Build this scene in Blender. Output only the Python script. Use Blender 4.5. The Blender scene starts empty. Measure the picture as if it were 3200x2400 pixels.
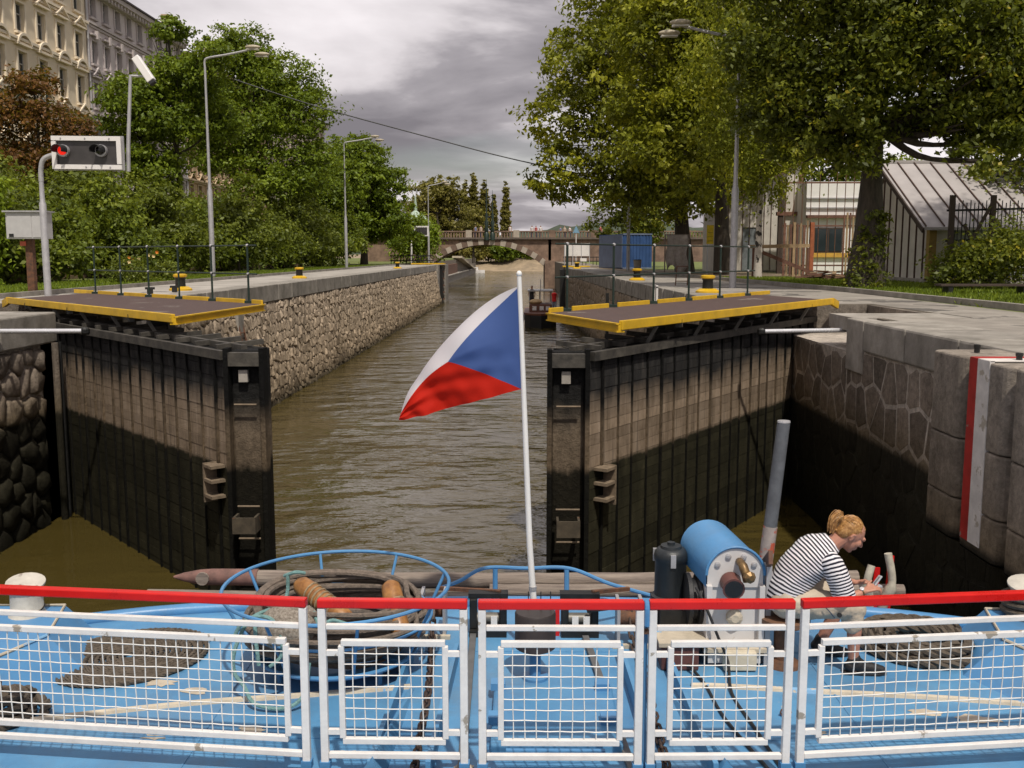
import bpy, bmesh, math, random
import numpy as np
from mathutils import Vector, Matrix
R = math.radians
random.seed(7)
scene = bpy.context.scene
C = scene.collection

# ------------------------------------------------------------------ camera
cam_d = bpy.data.cameras.new('camera'); cam = bpy.data.objects.new('camera', cam_d); C.objects.link(cam)
cam.location = (0, 0, 4.9)
cam.rotation_euler = (R(90 - 7.44), 0, R(0.65))
cam_d.sensor_width = 36; cam_d.lens = 36 * 3100 / 3200
cam_d.clip_start = 0.1; cam_d.clip_end = 9000
scene.camera = cam
# ------------------------------------------------------------------ sky
SUN_DIR = Vector((0.30, -0.96, 1.72)).normalized()
sun_el = math.asin(SUN_DIR.z)
w = bpy.data.worlds.new('World'); scene.world = w; w.use_nodes = True
nt = w.node_tree; N = nt.nodes; L = nt.links
bg = N['Background']
sky = N.new('ShaderNodeTexSky'); sky.sky_type = 'NISHITA'; sky.sun_disc = False
sky.sun_elevation = sun_el; sky.sun_rotation = math.atan2(SUN_DIR.x, SUN_DIR.y)
sky.air_density = 1.4; sky.dust_density = 2.0
def wm(op, a, b=None):
    n = N.new('ShaderNodeMath'); n.operation = op
    for i, v in enumerate((a, b)):
        if v is None: continue
        if isinstance(v, (int, float)): n.inputs[i].default_value = v
        else: L.new(v, n.inputs[i])
    return n.outputs[0]
tc = N.new('ShaderNodeTexCoord'); sep = N.new('ShaderNodeSeparateXYZ'); L.new(tc.outputs['Generated'], sep.inputs[0])
zz = wm('ADD', wm('MAXIMUM', sep.outputs[2], 0.0), 0.16)
cmb = N.new('ShaderNodeCombineXYZ')
L.new(wm('DIVIDE', sep.outputs[0], zz), cmb.inputs[0]); L.new(wm('DIVIDE', sep.outputs[1], zz), cmb.inputs[1])
mp = N.new('ShaderNodeMapping'); mp.inputs['Location'].default_value = (7.7, 2.9, 0); mp.inputs['Scale'].default_value = (0.8, 1.0, 1)
L.new(cmb.outputs[0], mp.inputs[0])
n1 = N.new('ShaderNodeTexNoise'); n1.inputs['Scale'].default_value = 1.0; n1.inputs['Detail'].default_value = 7; n1.inputs['Roughness'].default_value = 0.52; n1.inputs['Distortion'].default_value = 0.25
L.new(mp.outputs[0], n1.inputs[0])
n2 = N.new('ShaderNodeTexNoise'); n2.inputs['Scale'].default_value = 0.62; n2.inputs['Detail'].default_value = 4
mp2 = N.new('ShaderNodeMapping'); mp2.inputs['Location'].default_value = (9.3, 4.1, 2); L.new(mp.outputs[0], mp2.inputs[0]); L.new(mp2.outputs[0], n2.inputs[0])
rc = N.new('ShaderNodeValToRGB'); L.new(n1.outputs[0], rc.inputs[0])
e = rc.color_ramp.elements
e[0].position = 0.36; e[0].color = (0.92, 0.86, 0.875, 1)
e[1].position = 0.635; e[1].color = (0.215, 0.195, 0.215, 1)
x_ = e.new(0.465); x_.color = (0.70, 0.65, 0.665, 1)
x_ = e.new(0.535); x_.color = (0.37, 0.34, 0.36, 1)
cov = N.new('ShaderNodeValToRGB'); L.new(n2.outputs[0], cov.inputs[0])
cov.color_ramp.elements[0].position = 0.30; cov.color_ramp.elements[0].color = (0.55, 0.55, 0.55, 1)
cov.color_ramp.elements[1].position = 0.46; cov.color_ramp.elements[1].color = (0.97, 0.97, 0.97, 1)
sk = N.new('ShaderNodeMixRGB'); sk.blend_type = 'MULTIPLY'; sk.inputs[0].default_value = 1
L.new(sky.outputs[0], sk.inputs[1]); sk.inputs[2].default_value = (1, 1, 1, 1)
cl10 = N.new('ShaderNodeMixRGB'); cl10.blend_type = 'MULTIPLY'; cl10.inputs[0].default_value = 1
L.new(rc.outputs[0], cl10.inputs[1]); cl10.inputs[2].default_value = (10, 10, 10, 1)
mx = N.new('ShaderNodeMixRGB'); L.new(cov.outputs[0], mx.inputs[0]); L.new(sk.outputs[0], mx.inputs[1]); L.new(cl10.outputs[0], mx.inputs[2])
L.new(mx.outputs[0], bg.inputs[0]); bg.inputs[1].default_value = 0.1
# ------------------------------------------------------------------ sun
sd = bpy.data.lights.new('sun', 'SUN'); sd.energy = 3.2; sd.angle = R(1.5); sd.color = (1.0, 0.93, 0.82)
so = bpy.data.objects.new('sun', sd); C.objects.link(so)
so.rotation_euler = SUN_DIR.to_track_quat('Z', 'Y').to_euler()
vs = scene.view_settings; vs.view_transform = 'Standard'; vs.look = 'None'; vs.exposure = 0.1; vs.gamma = 1.0; vs.use_curve_mapping = False
scene.cycles.max_bounces = 6; scene.cycles.transparent_max_bounces = 6

# ------------------------------------------------------------------ materials
MATS = {}
def nodes_of(name):
    m = bpy.data.materials.new(name); m.use_nodes = True
    return m, m.node_tree.nodes, m.node_tree.links, m.node_tree.nodes['Principled BSDF']
def noise(Nn, Ll, vec, scale, detail=5, rough=0.6, mapscale=None):
    if mapscale:
        mm = Nn.new('ShaderNodeMapping'); mm.inputs['Scale'].default_value = mapscale; Ll.new(vec, mm.inputs[0]); vec = mm.outputs[0]
    n = Nn.new('ShaderNodeTexNoise'); n.inputs['Scale'].default_value = scale; n.inputs['Detail'].default_value = detail; n.inputs['Roughness'].default_value = rough
    Ll.new(vec, n.inputs[0]); return n.outputs[0]
def ramp(Nn, Ll, fac, stops):
    r = Nn.new('ShaderNodeValToRGB'); Ll.new(fac, r.inputs[0]); el = r.color_ramp.elements
    while len(el) < len(stops): el.new(0.5)
    for i, (p, c) in enumerate(stops):
        el[i].position = p; el[i].color = (*c, 1) if len(c) == 3 else c
    return r.outputs[0]
def mixc(Nn, Ll, fac, a, b):
    m = Nn.new('ShaderNodeMixRGB')
    for i, v in ((0, fac), (1, a), (2, b)):
        if isinstance(v, (int, float)): m.inputs[i].default_value = v
        elif isinstance(v, tuple): m.inputs[i].default_value = (*v, 1)
        else: Ll.new(v, m.inputs[i])
    return m.outputs[0]
def mat(name, col, rough=0.6, var=0.25, scale=6, metal=0, bump=0.0, bscale=None, col2=None, patch=None, pscale=3, pth=0.62, mapscale=None, rand=0.0, spec=0.5, grime=0.0):
    """base colour with fine + coarse mottling, optional second colour, optional sharp wear patches"""
    if name in MATS: return MATS[name]
    m, Nn, Ll, bs = nodes_of(name)
    g = Nn.new('ShaderNodeNewGeometry'); pos = g.outputs['Position']
    c2 = col2 or tuple(max(0, v * (1 - var)) for v in col)
    c1 = tuple(min(1, v * (1 + var * 0.5)) for v in col)
    n = noise(Nn, Ll, pos, scale, 6, 0.65, mapscale)
    out = ramp(Nn, Ll, n, [(0.32, c2), (0.68, c1)])
    if rand:
        oi = Nn.new('ShaderNodeObjectInfo')
        hs = Nn.new('ShaderNodeHueSaturation'); Ll.new(out, hs.inputs['Color'])
        mr = Nn.new('ShaderNodeMapRange'); Ll.new(oi.outputs['Random'], mr.inputs[0]); mr.inputs[3].default_value = 1 - rand; mr.inputs[4].default_value = 1 + rand
        Ll.new(mr.outputs[0], hs.inputs['Value']); out = hs.outputs[0]
    if patch:
        pn = noise(Nn, Ll, pos, pscale, 8, 0.62)
        f = ramp(Nn, Ll, pn, [(pth, (0, 0, 0)), (pth + 0.02, (1, 1, 1))])
        out = mixc(Nn, Ll, f, out, patch)
    if grime:
        gn = noise(Nn, Ll, pos, 1.1, 9, 0.75); gf = ramp(Nn, Ll, gn, [(0.48,(0,0,0)),(0.75,(grime,)*3)]); out = mixc(Nn, Ll, gf, out, (0.16,0.15,0.13))
        sn = noise(Nn, Ll, pos, 1, 6, 0.7, (28,2.2,4)); sf = ramp(Nn, Ll, sn, [(0.66,(0,0,0)),(0.72,(grime*.7,)*3)]); out = mixc(Nn, Ll, sf, out, (0.22,0.2,0.17))
    Ll.new(out, bs.inputs['Base Color'])
    rr = ramp(Nn, Ll, n, [(0.2, (max(0, rough - .1),) * 3), (0.8, (min(1, rough + .1),) * 3)])
    Ll.new(rr, bs.inputs['Roughness']); bs.inputs['Metallic'].default_value = metal
    bs.inputs['Specular IOR Level'].default_value = spec
    if bump:
        b = Nn.new('ShaderNodeBump'); b.inputs['Strength'].default_value = bump; b.inputs['Distance'].default_value = 0.02
        bn = noise(Nn, Ll, pos, bscale or scale * 4, 6, 0.7, mapscale); Ll.new(bn, b.inputs['Height']); Ll.new(b.outputs[0], bs.inputs['Normal'])
    MATS[name] = m; return m
def banded(name, bands, rough=0.8, jit=0.25, streak=True, bump=0.4, rand=0.12):
    """old waterline stains: colour bands over height (m), with ragged edges"""
    if name in MATS: return MATS[name]
    m, Nn, Ll, bs = nodes_of(name)
    g = Nn.new('ShaderNodeNewGeometry'); pos = g.outputs['Position']
    sp = Nn.new('ShaderNodeSeparateXYZ'); Ll.new(pos, sp.inputs[0])
    ns = noise(Nn, Ll, pos, 1.0, 6, 0.7, (2.6, 2.6, 0.5))
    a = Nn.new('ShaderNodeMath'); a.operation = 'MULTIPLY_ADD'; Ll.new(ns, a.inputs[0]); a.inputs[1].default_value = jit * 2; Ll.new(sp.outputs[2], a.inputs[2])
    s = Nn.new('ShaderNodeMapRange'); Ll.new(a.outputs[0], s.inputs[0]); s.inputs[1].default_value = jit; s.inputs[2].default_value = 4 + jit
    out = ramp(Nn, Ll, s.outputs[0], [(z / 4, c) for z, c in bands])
    n = noise(Nn, Ll, pos, 9, 9, 0.8)
    mot = ramp(Nn, Ll, n, [(0.3, (0.45,) * 3), (0.7, (1.4,) * 3)])
    mm = Nn.new('ShaderNodeMixRGB'); mm.blend_type = 'MULTIPLY'; mm.inputs[0].default_value = 1; Ll.new(out, mm.inputs[1]); Ll.new(mot, mm.inputs[2]); out = mm.outputs[0]
    lf = ramp(Nn, Ll, noise(Nn, Ll, pos, 0.8, 5, 0.7, (1,1,0.35)), [(0.3,(0.6,0.58,0.54)),(0.65,(1.15,1.12,1.08))])
    m2 = Nn.new('ShaderNodeMixRGB'); m2.blend_type = 'MULTIPLY'; m2.inputs[0].default_value = 1; Ll.new(out, m2.inputs[1]); Ll.new(lf, m2.inputs[2]); out = m2.outputs[0]
    if rand:
        oi = Nn.new('ShaderNodeObjectInfo'); hs = Nn.new('ShaderNodeHueSaturation'); Ll.new(out, hs.inputs['Color'])
        mr = Nn.new('ShaderNodeMapRange'); Ll.new(oi.outputs['Random'], mr.inputs[0]); mr.inputs[3].default_value = 1 - rand; mr.inputs[4].default_value = 1 + rand
        Ll.new(mr.outputs[0], hs.inputs['Value']); out = hs.outputs[0]
    Ll.new(out, bs.inputs['Base Color']); bs.inputs['Roughness'].default_value = rough; bs.inputs['Specular IOR Level'].default_value = 0.15
    b = Nn.new('ShaderNodeBump'); b.inputs['Strength'].default_value = min(1,bump*1.8); b.inputs['Distance'].default_value = 0.05
    Ll.new(noise(Nn, Ll, pos, 14, 8, 0.75), b.inputs['Height']); Ll.new(b.outputs[0], bs.inputs['Normal'])
    MATS[name] = m; return m
def leafmat(name, stops, trans=0.35, k=(1.85,2.1,1.1)):
    if name in MATS: return MATS[name]
    m, Nn, Ll, bs = nodes_of(name)
    at = Nn.new('ShaderNodeAttribute'); at.attribute_name = 'tint'
    col = ramp(Nn, Ll, at.outputs['Fac'], [(p_, (c_[0]*k[0], c_[1]*k[1], c_[2]*k[2])) for p_, c_ in stops])
    Ll.new(col, bs.inputs['Base Color']); bs.inputs['Roughness'].default_value = 0.5; bs.inputs['Specular IOR Level'].default_value = 0.35
    tr = Nn.new('ShaderNodeBsdfTranslucent'); Ll.new(mixc(Nn, Ll, 0.5, col, (0.28, 0.31, 0.015)), tr.inputs[0])
    ms = Nn.new('ShaderNodeMixShader'); ms.inputs[0].default_value = trans
    Ll.new(bs.outputs[0], ms.inputs[1]); Ll.new(tr.outputs[0], ms.inputs[2])
    Ll.new(ms.outputs[0], Nn['Material Output'].inputs[0])
    MATS[name] = m; return m
# ------------------------------------------------------------------ mesh building
BASE = {}
class MB:
    def __init__(s): s.v = []; s.f = []; s.uv = None
    def add(s, vs, fs):
        o = len(s.v); s.v.extend([tuple(v) for v in vs]); s.f.extend([tuple(i + o for i in f) for f in fs]); return s
    def box(s, x0, x1, y0, y1, z0, z1):
        return s.add([(x0,y0,z0),(x1,y0,z0),(x1,y1,z0),(x0,y1,z0),(x0,y0,z1),(x1,y0,z1),(x1,y1,z1),(x0,y1,z1)],
                     [(3,2,1,0),(4,5,6,7),(0,1,5,4),(1,2,6,5),(2,3,7,6),(3,0,4,7)])
    def obox(s, c, ax, ay, az):
        c, ax, ay, az = map(Vector, (c, ax, ay, az)); vs = []
        for k in (-1, 1):
            for (i, j) in ((-1,-1),(1,-1),(1,1),(-1,1)): vs.append(c + ax*i + ay*j + az*k)
        fl = ax.cross(ay).dot(az) < 0
        fs = [(3,2,1,0),(4,5,6,7),(0,1,5,4),(1,2,6,5),(2,3,7,6),(3,0,4,7)]
        return s.add(vs, [f[::-1] for f in fs] if fl else fs)
    def bar(s, a, b, w, h, up=(0,0,1)):
        a, b = Vector(a), Vector(b); d = b - a; u = Vector(up); side = d.cross(u)
        if side.length < 1e-6: side = d.cross(Vector((1,0,0)))
        side.normalize(); uu = side.cross(d).normalized()
        return s.obox((a+b)/2, d/2, side*w/2, uu*h/2)
    def prism(s, pts, z0, z1):
        n = len(pts); ar = sum(pts[i][0]*pts[(i+1)%n][1]-pts[(i+1)%n][0]*pts[i][1] for i in range(n))
        if ar < 0: pts = pts[::-1]
        vs = [(p[0],p[1],z0) for p in pts] + [(p[0],p[1],z1) for p in pts]
        return s.add(vs, [tuple(range(n))[::-1], tuple(range(n, 2*n))] + [(i,(i+1)%n,n+(i+1)%n,n+i) for i in range(n)])
    def extrude(s, pts, d):
        pts = [Vector(p) for p in pts]; d = Vector(d); n = len(pts)
        nr = Vector((0,0,0))
        for i in range(n): nr += pts[i].cross(pts[(i+1)%n])
        if nr.dot(d) < 0: pts = pts[::-1]
        vs = pts + [p + d for p in pts]
        return s.add(vs, [tuple(range(n))[::-1], tuple(range(n, 2*n))] + [(i,(i+1)%n,n+(i+1)%n,n+i) for i in range(n)])
    def tube(s, path, r, n=8, caps=True, closed=False):
        P = [Vector(p) for p in path]; m = len(P); rs = r if isinstance(r, (list, tuple)) else [r]*m
        vs = []; prev = None
        for i in range(m):
            if closed: t = P[(i+1)%m] - P[i-1]
            else: t = P[min(i+1,m-1)] - P[max(i-1,0)]
            t.normalize()
            if prev is None:
                a = Vector((0,0,1)) if abs(t.z) < 0.9 else Vector((1,0,0)); u = t.cross(a).normalized()
            else:
                u = (prev - t*prev.dot(t)); u = u.normalized() if u.length > 1e-6 else t.orthogonal().normalized()
            prev = u; v = t.cross(u)
            for k in range(n):
                an = 2*math.pi*k/n; vs.append(P[i] + (u*math.cos(an) + v*math.sin(an))*rs[i])
        fs = []
        for i in range(m if closed else m-1):
            j = (i+1) % m
            for k in range(n): fs.append((i*n+k, i*n+(k+1)%n, j*n+(k+1)%n, j*n+k))
        if caps and not closed: fs += [tuple(range(n))[::-1], tuple((m-1)*n+k for k in range(n))]
        return s.add(vs, fs)
    def lathe(s, c, prof, n=20, axis=(0,0,1)):
        c = Vector(c); ax = Vector(axis).normalized(); u = ax.orthogonal().normalized(); v = ax.cross(u)
        vs = [c + ax*z + (u*math.cos(2*math.pi*k/n)+v*math.sin(2*math.pi*k/n))*max(r,1e-4) for (r, z) in prof for k in range(n)]
        m = len(prof); fs = [(i*n+k,i*n+(k+1)%n,(i+1)*n+(k+1)%n,(i+1)*n+k) for i in range(m-1) for k in range(n)]
        fs += [tuple(range(n))[::-1], tuple((m-1)*n+k for k in range(n))]
        return s.add(vs, fs)
    def sphere(s, c, r, nu=14, nv=9, M=None):
        rx, ry, rz = r if isinstance(r, tuple) else (r, r, r); vs = []
        for j in range(nv+1):
            t = math.pi*j/nv
            for k in range(nu):
                a = 2*math.pi*k/nu; p = Vector((rx*math.sin(t)*math.cos(a), ry*math.sin(t)*math.sin(a), rz*math.cos(t)))
                if M: p = M @ p
                vs.append(Vector(c) + p)
        return s.add(vs, [(j*nu+k,(j+1)*nu+k,(j+1)*nu+(k+1)%nu,j*nu+(k+1)%nu) for j in range(nv) for k in range(nu)])
    def build(s, name, m, root=None, loc=None, smooth=False, bevel=0):
        b = Vector(BASE[root]) if root is not None else Vector(loc or (0,0,0))
        me = bpy.data.meshes.new(name)
        me.from_pydata([tuple(Vector(v) - b) for v in s.v], [], s.f); me.materials.append(m)
        if smooth:
            me.polygons.foreach_set('use_smooth', [True]*len(me.polygons))
        o = bpy.data.objects.new(name, me); C.objects.link(o)
        if root is not None: o.parent = root
        else: o.location = b
        BASE[o] = tuple(b)
        if smooth: autosmooth(o)
        if bevel:
            bv = o.modifiers.new('bevel', 'BEVEL'); bv.width = bevel; bv.segments = 2; bv.limit_method = 'ANGLE'
        return o
def autosmooth(o, ang=42):
    me = o.data; bm = bmesh.new(); bm.from_mesh(me)
    for ed in bm.edges:
        if len(ed.link_faces) == 2 and ed.calc_face_angle(0) > R(ang): ed.smooth = False
    bm.to_mesh(me); bm.free()
def tag(o, label, cat, group=None):
    o['label'] = label; o['category'] = cat
    if group: o['group'] = group
    return o
def thing(name, label, cat, loc, group=None):
    o = bpy.data.objects.new(name, None); C.objects.link(o); o.location = loc; o.empty_display_size = 0.2; BASE[o] = tuple(loc)
    return tag(o, label, cat, group)
def struct(o): o['kind'] = 'structure'; return o
def stuff(o): o['kind'] = 'stuff'; return o
def inst(mesh, name, root, loc, rot=(0,0,0), scale=None):
    o = bpy.data.objects.new(name, mesh); C.objects.link(o); o.parent = root
    o.location = Vector(loc) - Vector(BASE[root]); o.rotation_euler = rot
    if scale: o.scale = scale
    BASE[o] = BASE[root]; return o
def dup(root, loc, rotz=0, label=None, group=None):
    r = root.copy(); C.objects.link(r); r.location = loc; r.rotation_euler = (0,0,rotz)
    if label: r['label'] = label
    if group: r['group'] = group
    for ch in list(root.children):
        c = ch.copy(); C.objects.link(c); c.parent = r
        for g in list(ch.children):
            d = g.copy(); C.objects.link(d); d.parent = c
    return r
def quick_mesh(name, m, fn):
    b = MB(); fn(b); me = bpy.data.meshes.new(name); me.from_pydata(b.v, [], b.f); me.materials.append(m); return me
def catmull(pts, k=8, closed=False):
    P = [Vector(p) for p in pts]; out = []; n = len(P)
    rng = range(n if closed else n-1)
    for i in rng:
        if closed: p0,p1,p2,p3 = P[i-1],P[i],P[(i+1)%n],P[(i+2)%n]
        else: p0,p1,p2,p3 = P[max(i-1,0)],P[i],P[i+1],P[min(i+2,n-1)]
        for j in range(k):
            t = j/k; out.append(0.5*((2*p1)+(-p0+p2)*t+(2*p0-5*p1+4*p2-p3)*t*t+(-p0+3*p1-3*p2+p3)*t**3))
    if not closed: out.append(P[-1])
    return out

# ------------------------------------------------------------------ palette
concrete = mat('concrete', (0.36,0.33,0.29), 0.85, 0.3, 2.5, bump=0.35, bscale=30, col2=(0.22,0.2,0.17))
coping_m = mat('coping_stone', (0.31,0.285,0.25), 0.85, 0.3, 2.2, bump=0.4, bscale=26, col2=(0.17,0.155,0.13), rand=0.12)
paving_m = mat('worn_paving', (0.40,0.37,0.33), 0.9, 0.25, 0.7, bump=0.25, bscale=18, col2=(0.25,0.23,0.20))
grass_m = mat('grass', (0.14,0.165,0.035), 0.9, 0.4, 1.3, col2=(0.08,0.10,0.02), bump=0.5, bscale=25, patch=(0.14,0.11,0.06), pscale=0.6, pth=0.66)
dirt_m = mat('dirt', (0.23,0.18,0.12), 0.95, 0.3, 1.2, col2=(0.13,0.10,0.06), bump=0.5, bscale=14)
white_paint = mat('white_paint', (0.79,0.76,0.73), 0.45, 0.08, 9, patch=(0.36,0.31,0.25), pscale=5, pth=0.63, bump=0.15, bscale=40, grime=0.25)
red_paint = mat('red_paint', (0.62,0.008,0.004), 0.3, 0.15, 5)
blue_paint = mat('blue_paint', (0.09,0.275,0.52), 0.38, 0.1, 1.2, bump=0.15, bscale=14, col2=(0.07,0.215,0.43), patch=(0.40,0.35,0.28), pscale=4, pth=0.71, grime=0.3)
deck_blue = mat('deck_blue', (0.108,0.295,0.50), 0.45, 0.1, 1.5, bump=0.2, bscale=22, col2=(0.07,0.215,0.41), patch=(0.50,0.45,0.36), pscale=2.6, pth=0.715, grime=0.5)
yellow = mat('yellow_paint', (0.66,0.40,0.012), 0.45, 0.2, 4, bump=0.1)
black_iron = mat('black_iron', (0.018,0.018,0.017), 0.5, 0.5, 8, metal=0.2, bump=0.2)
green_iron = mat('green_iron', (0.014,0.03,0.022), 0.45, 0.3, 9)
galv = mat('galvanised', (0.46,0.45,0.46), 0.45, 0.15, 6, metal=0.35)
steel = mat('bright_steel', (0.8,0.8,0.82), 0.25, 0.05, 6, metal=0.5)
rust = mat('rust', (0.16,0.07,0.035), 0.85, 0.5, 12, bump=0.4, col2=(0.07,0.04,0.028))
wood_old = mat('weathered_wood', (0.27,0.225,0.185), 0.85, 0.35, 5, bump=0.6, bscale=10, col2=(0.13,0.10,0.085), mapscale=(0.35,4,4))
wood_red = mat('red_brown_wood', (0.17,0.085,0.055), 0.8, 0.35, 6, bump=0.4, col2=(0.10,0.045,0.03), rand=0.2)
bark = mat('bark', (0.075,0.06,0.045), 0.95, 0.4, 3, bump=1.0, bscale=9, mapscale=(3,3,0.6), col2=(0.03,0.025,0.018))
glass_dark = mat('dark_glass', (0.03,0.04,0.045), 0.08, 0.2, 2)
rope_m = mat('tarred_rope', (0.13,0.105,0.08), 0.9, 0.3, 30, bump=0.8, bscale=60, col2=(0.07,0.055,0.04))
rubber = mat('black_rubber', (0.016,0.016,0.017), 0.55, 0.3, 12, bump=0.2)

# ------------------------------------------------------------------ ground and water
g_ = MB().add([(-6000,-6000,-1.6),(6000,-6000,-1.6),(6000,6000,-1.6),(-6000,6000,-1.6)], [(0,1,2,3)])
struct(g_.build('ground', dirt_m))
def water_mat():
    m, Nn, Ll, bs = nodes_of('canal_water')
    g = Nn.new('ShaderNodeNewGeometry'); pos = g.outputs['Position']
    bs.inputs['Base Color'].default_value = (0.062, 0.046, 0.012, 1); bs.inputs['Roughness'].default_value = 0.045; bs.inputs['IOR'].default_value = 1.42
    # calm lee of the gates near the boat: ripples die away there
    sp = Nn.new('ShaderNodeSeparateXYZ'); Ll.new(pos, sp.inputs[0])
    a = noise(Nn, Ll, pos, 1.0, 2, 0.5, (0.62, 1.0, 1)); b2 = noise(Nn, Ll, pos, 1.0, 3, 0.55, (2.2, 3.6, 1))
    n3 = noise(Nn, Ll, pos, 0.16, 2, 0.5)
    ad = Nn.new('ShaderNodeMath'); ad.operation = 'MULTIPLY_ADD'; Ll.new(b2, ad.inputs[0]); ad.inputs[1].default_value = 0.22; Ll.new(a, ad.inputs[2])
    st = Nn.new('ShaderNodeMapRange'); Ll.new(sp.outputs[0], st.inputs[0]); st.inputs[1].default_value = -6.5; st.inputs[2].default_value = -3.6; st.inputs[3].default_value = 0.10; st.inputs[4].default_value = 1
    near = Nn.new('ShaderNodeMapRange'); Ll.new(sp.outputs[1], near.inputs[0]); near.inputs[1].default_value = 17; near.inputs[2].default_value = 22; near.inputs[3].default_value = 0; near.inputs[4].default_value = 1
    mxm = Nn.new('ShaderNodeMath'); mxm.operation = 'MAXIMUM'; Ll.new(st.outputs[0], mxm.inputs[0]); Ll.new(near.outputs[0], mxm.inputs[1])
    pt = Nn.new('ShaderNodeMapRange'); Ll.new(n3, pt.inputs[0]); pt.inputs[1].default_value = 0.35; pt.inputs[2].default_value = 0.65; pt.inputs[3].default_value = 0.25; pt.inputs[4].default_value = 1.0
    mu = Nn.new('ShaderNodeMath'); mu.operation = 'MULTIPLY'; Ll.new(mxm.outputs[0], mu.inputs[0]); Ll.new(pt.outputs[0], mu.inputs[1])
    bp = Nn.new('ShaderNodeBump'); bp.inputs['Distance'].default_value = 0.32; Ll.new(mu.outputs[0], bp.inputs['Strength']); Ll.new(ad.outputs[0], bp.inputs['Height'])
    Ll.new(bp.outputs[0], bs.inputs['Normal'])
    return m
wm_ = MB().add([(-60,-40,0),(90,-40,0),(90,330,0),(-60,330,0)], [(0,1,2,3)])
struct(wm_.build('water', water_mat()))
lb = [(-2500,-60),(-9.2,-60),(-9.2,18.4),(-11.6,18.4),(-11.6,21.4),(-9.5,21.4),(-9.5,101.4),(-13.8,101.4),(-13.8,290),(-2500,290)]
struct(MB().prism(lb, -1.5, 3.846).build('left_bank', mat('bank_fill', (0.2,0.17,0.13), 0.95)))
rb = [(5.9,-60),(5.9,16.6),(7.4,16.6),(7.4,21.2),(4.7,21.2),(3.62,81.5),(4.6,81.5),(4.6,146),(2500,146),(2500,-60)]
struct(MB().prism(rb, -1.5, 3.846).build('right_bank', MATS['bank_fill']))
def sheet(name, pts, z, m, hgt=None):
    return struct(MB().prism(pts, z-0.3 if hgt is None else z-hgt, z).build(name, m))
def flat(name, pts, z, m):
    return struct(MB().add([(p[0],p[1],z) for p in pts], [tuple(range(len(pts)))]).build(name, m))
flat('left_lawn', [(-60,-50),(-12.6,-50),(-12.6,101.3),(-13.9,101.4),(-13.9,289),(-60,289)], 3.854, grass_m)
flat('left_quay_path', [(-12.6,-50),(-9.25,-50),(-9.25,18.3),(-11.7,18.3),(-11.7,21.5),(-9.55,21.5),(-9.55,101.2),(-12.6,101.2)], 3.85, paving_m)
flat('right_lawn', [(9.3,-50),(120,-50),(120,145),(7.6,145),(7.6,60)], 3.851, grass_m)
asph = mat('shade_dirt_asphalt',(0.33,0.30,0.26),0.9,0.2,1.1,bump=0.3,bscale=22,col2=(0.20,0.18,0.155),patch=(0.11,0.10,0.088),pscale=0.55,pth=0.56)  # dark patches put dappled tree shade and dirt into the paving colour
flat('right_quay_path', [(5.95,-50),(9.3,-50),(9.05,28),(6.4,60),(5.4,81),(5.4,100),(4.62,100),(4.62,82),(3.7,81),(4.72,21.3),(7.45,21.3),(7.45,16.5),(5.95,16.5)], 3.853, asph)
flat('dirt_path', [(8.7,30),(9.6,30),(10.4,40),(14.2,42),(14.2,58),(8.4,70),(7.4,90),(5.4,98),(5.4,81),(6.4,60)], 3.857, dirt_m)
kb = MB()
for i in range(22): kb.bar((-12.55,22+i*3.6,3.9),(-12.55,22+i*3.6+3.57,3.9),0.14,0.14)
struct(kb.build('lawn_kerb', coping_m))
kb = MB()
pts = [(9.55,-10),(9.35,10),(9.3,20),(9.1,28),(8.6,34),(7.9,44),(6.8,58)]
for a, b in zip(pts, pts[1:]): kb.bar((a[0],a[1],3.9),(b[0],b[1],3.9),0.16,0.16)
struct(kb.build('quay_kerb', coping_m))

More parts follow.
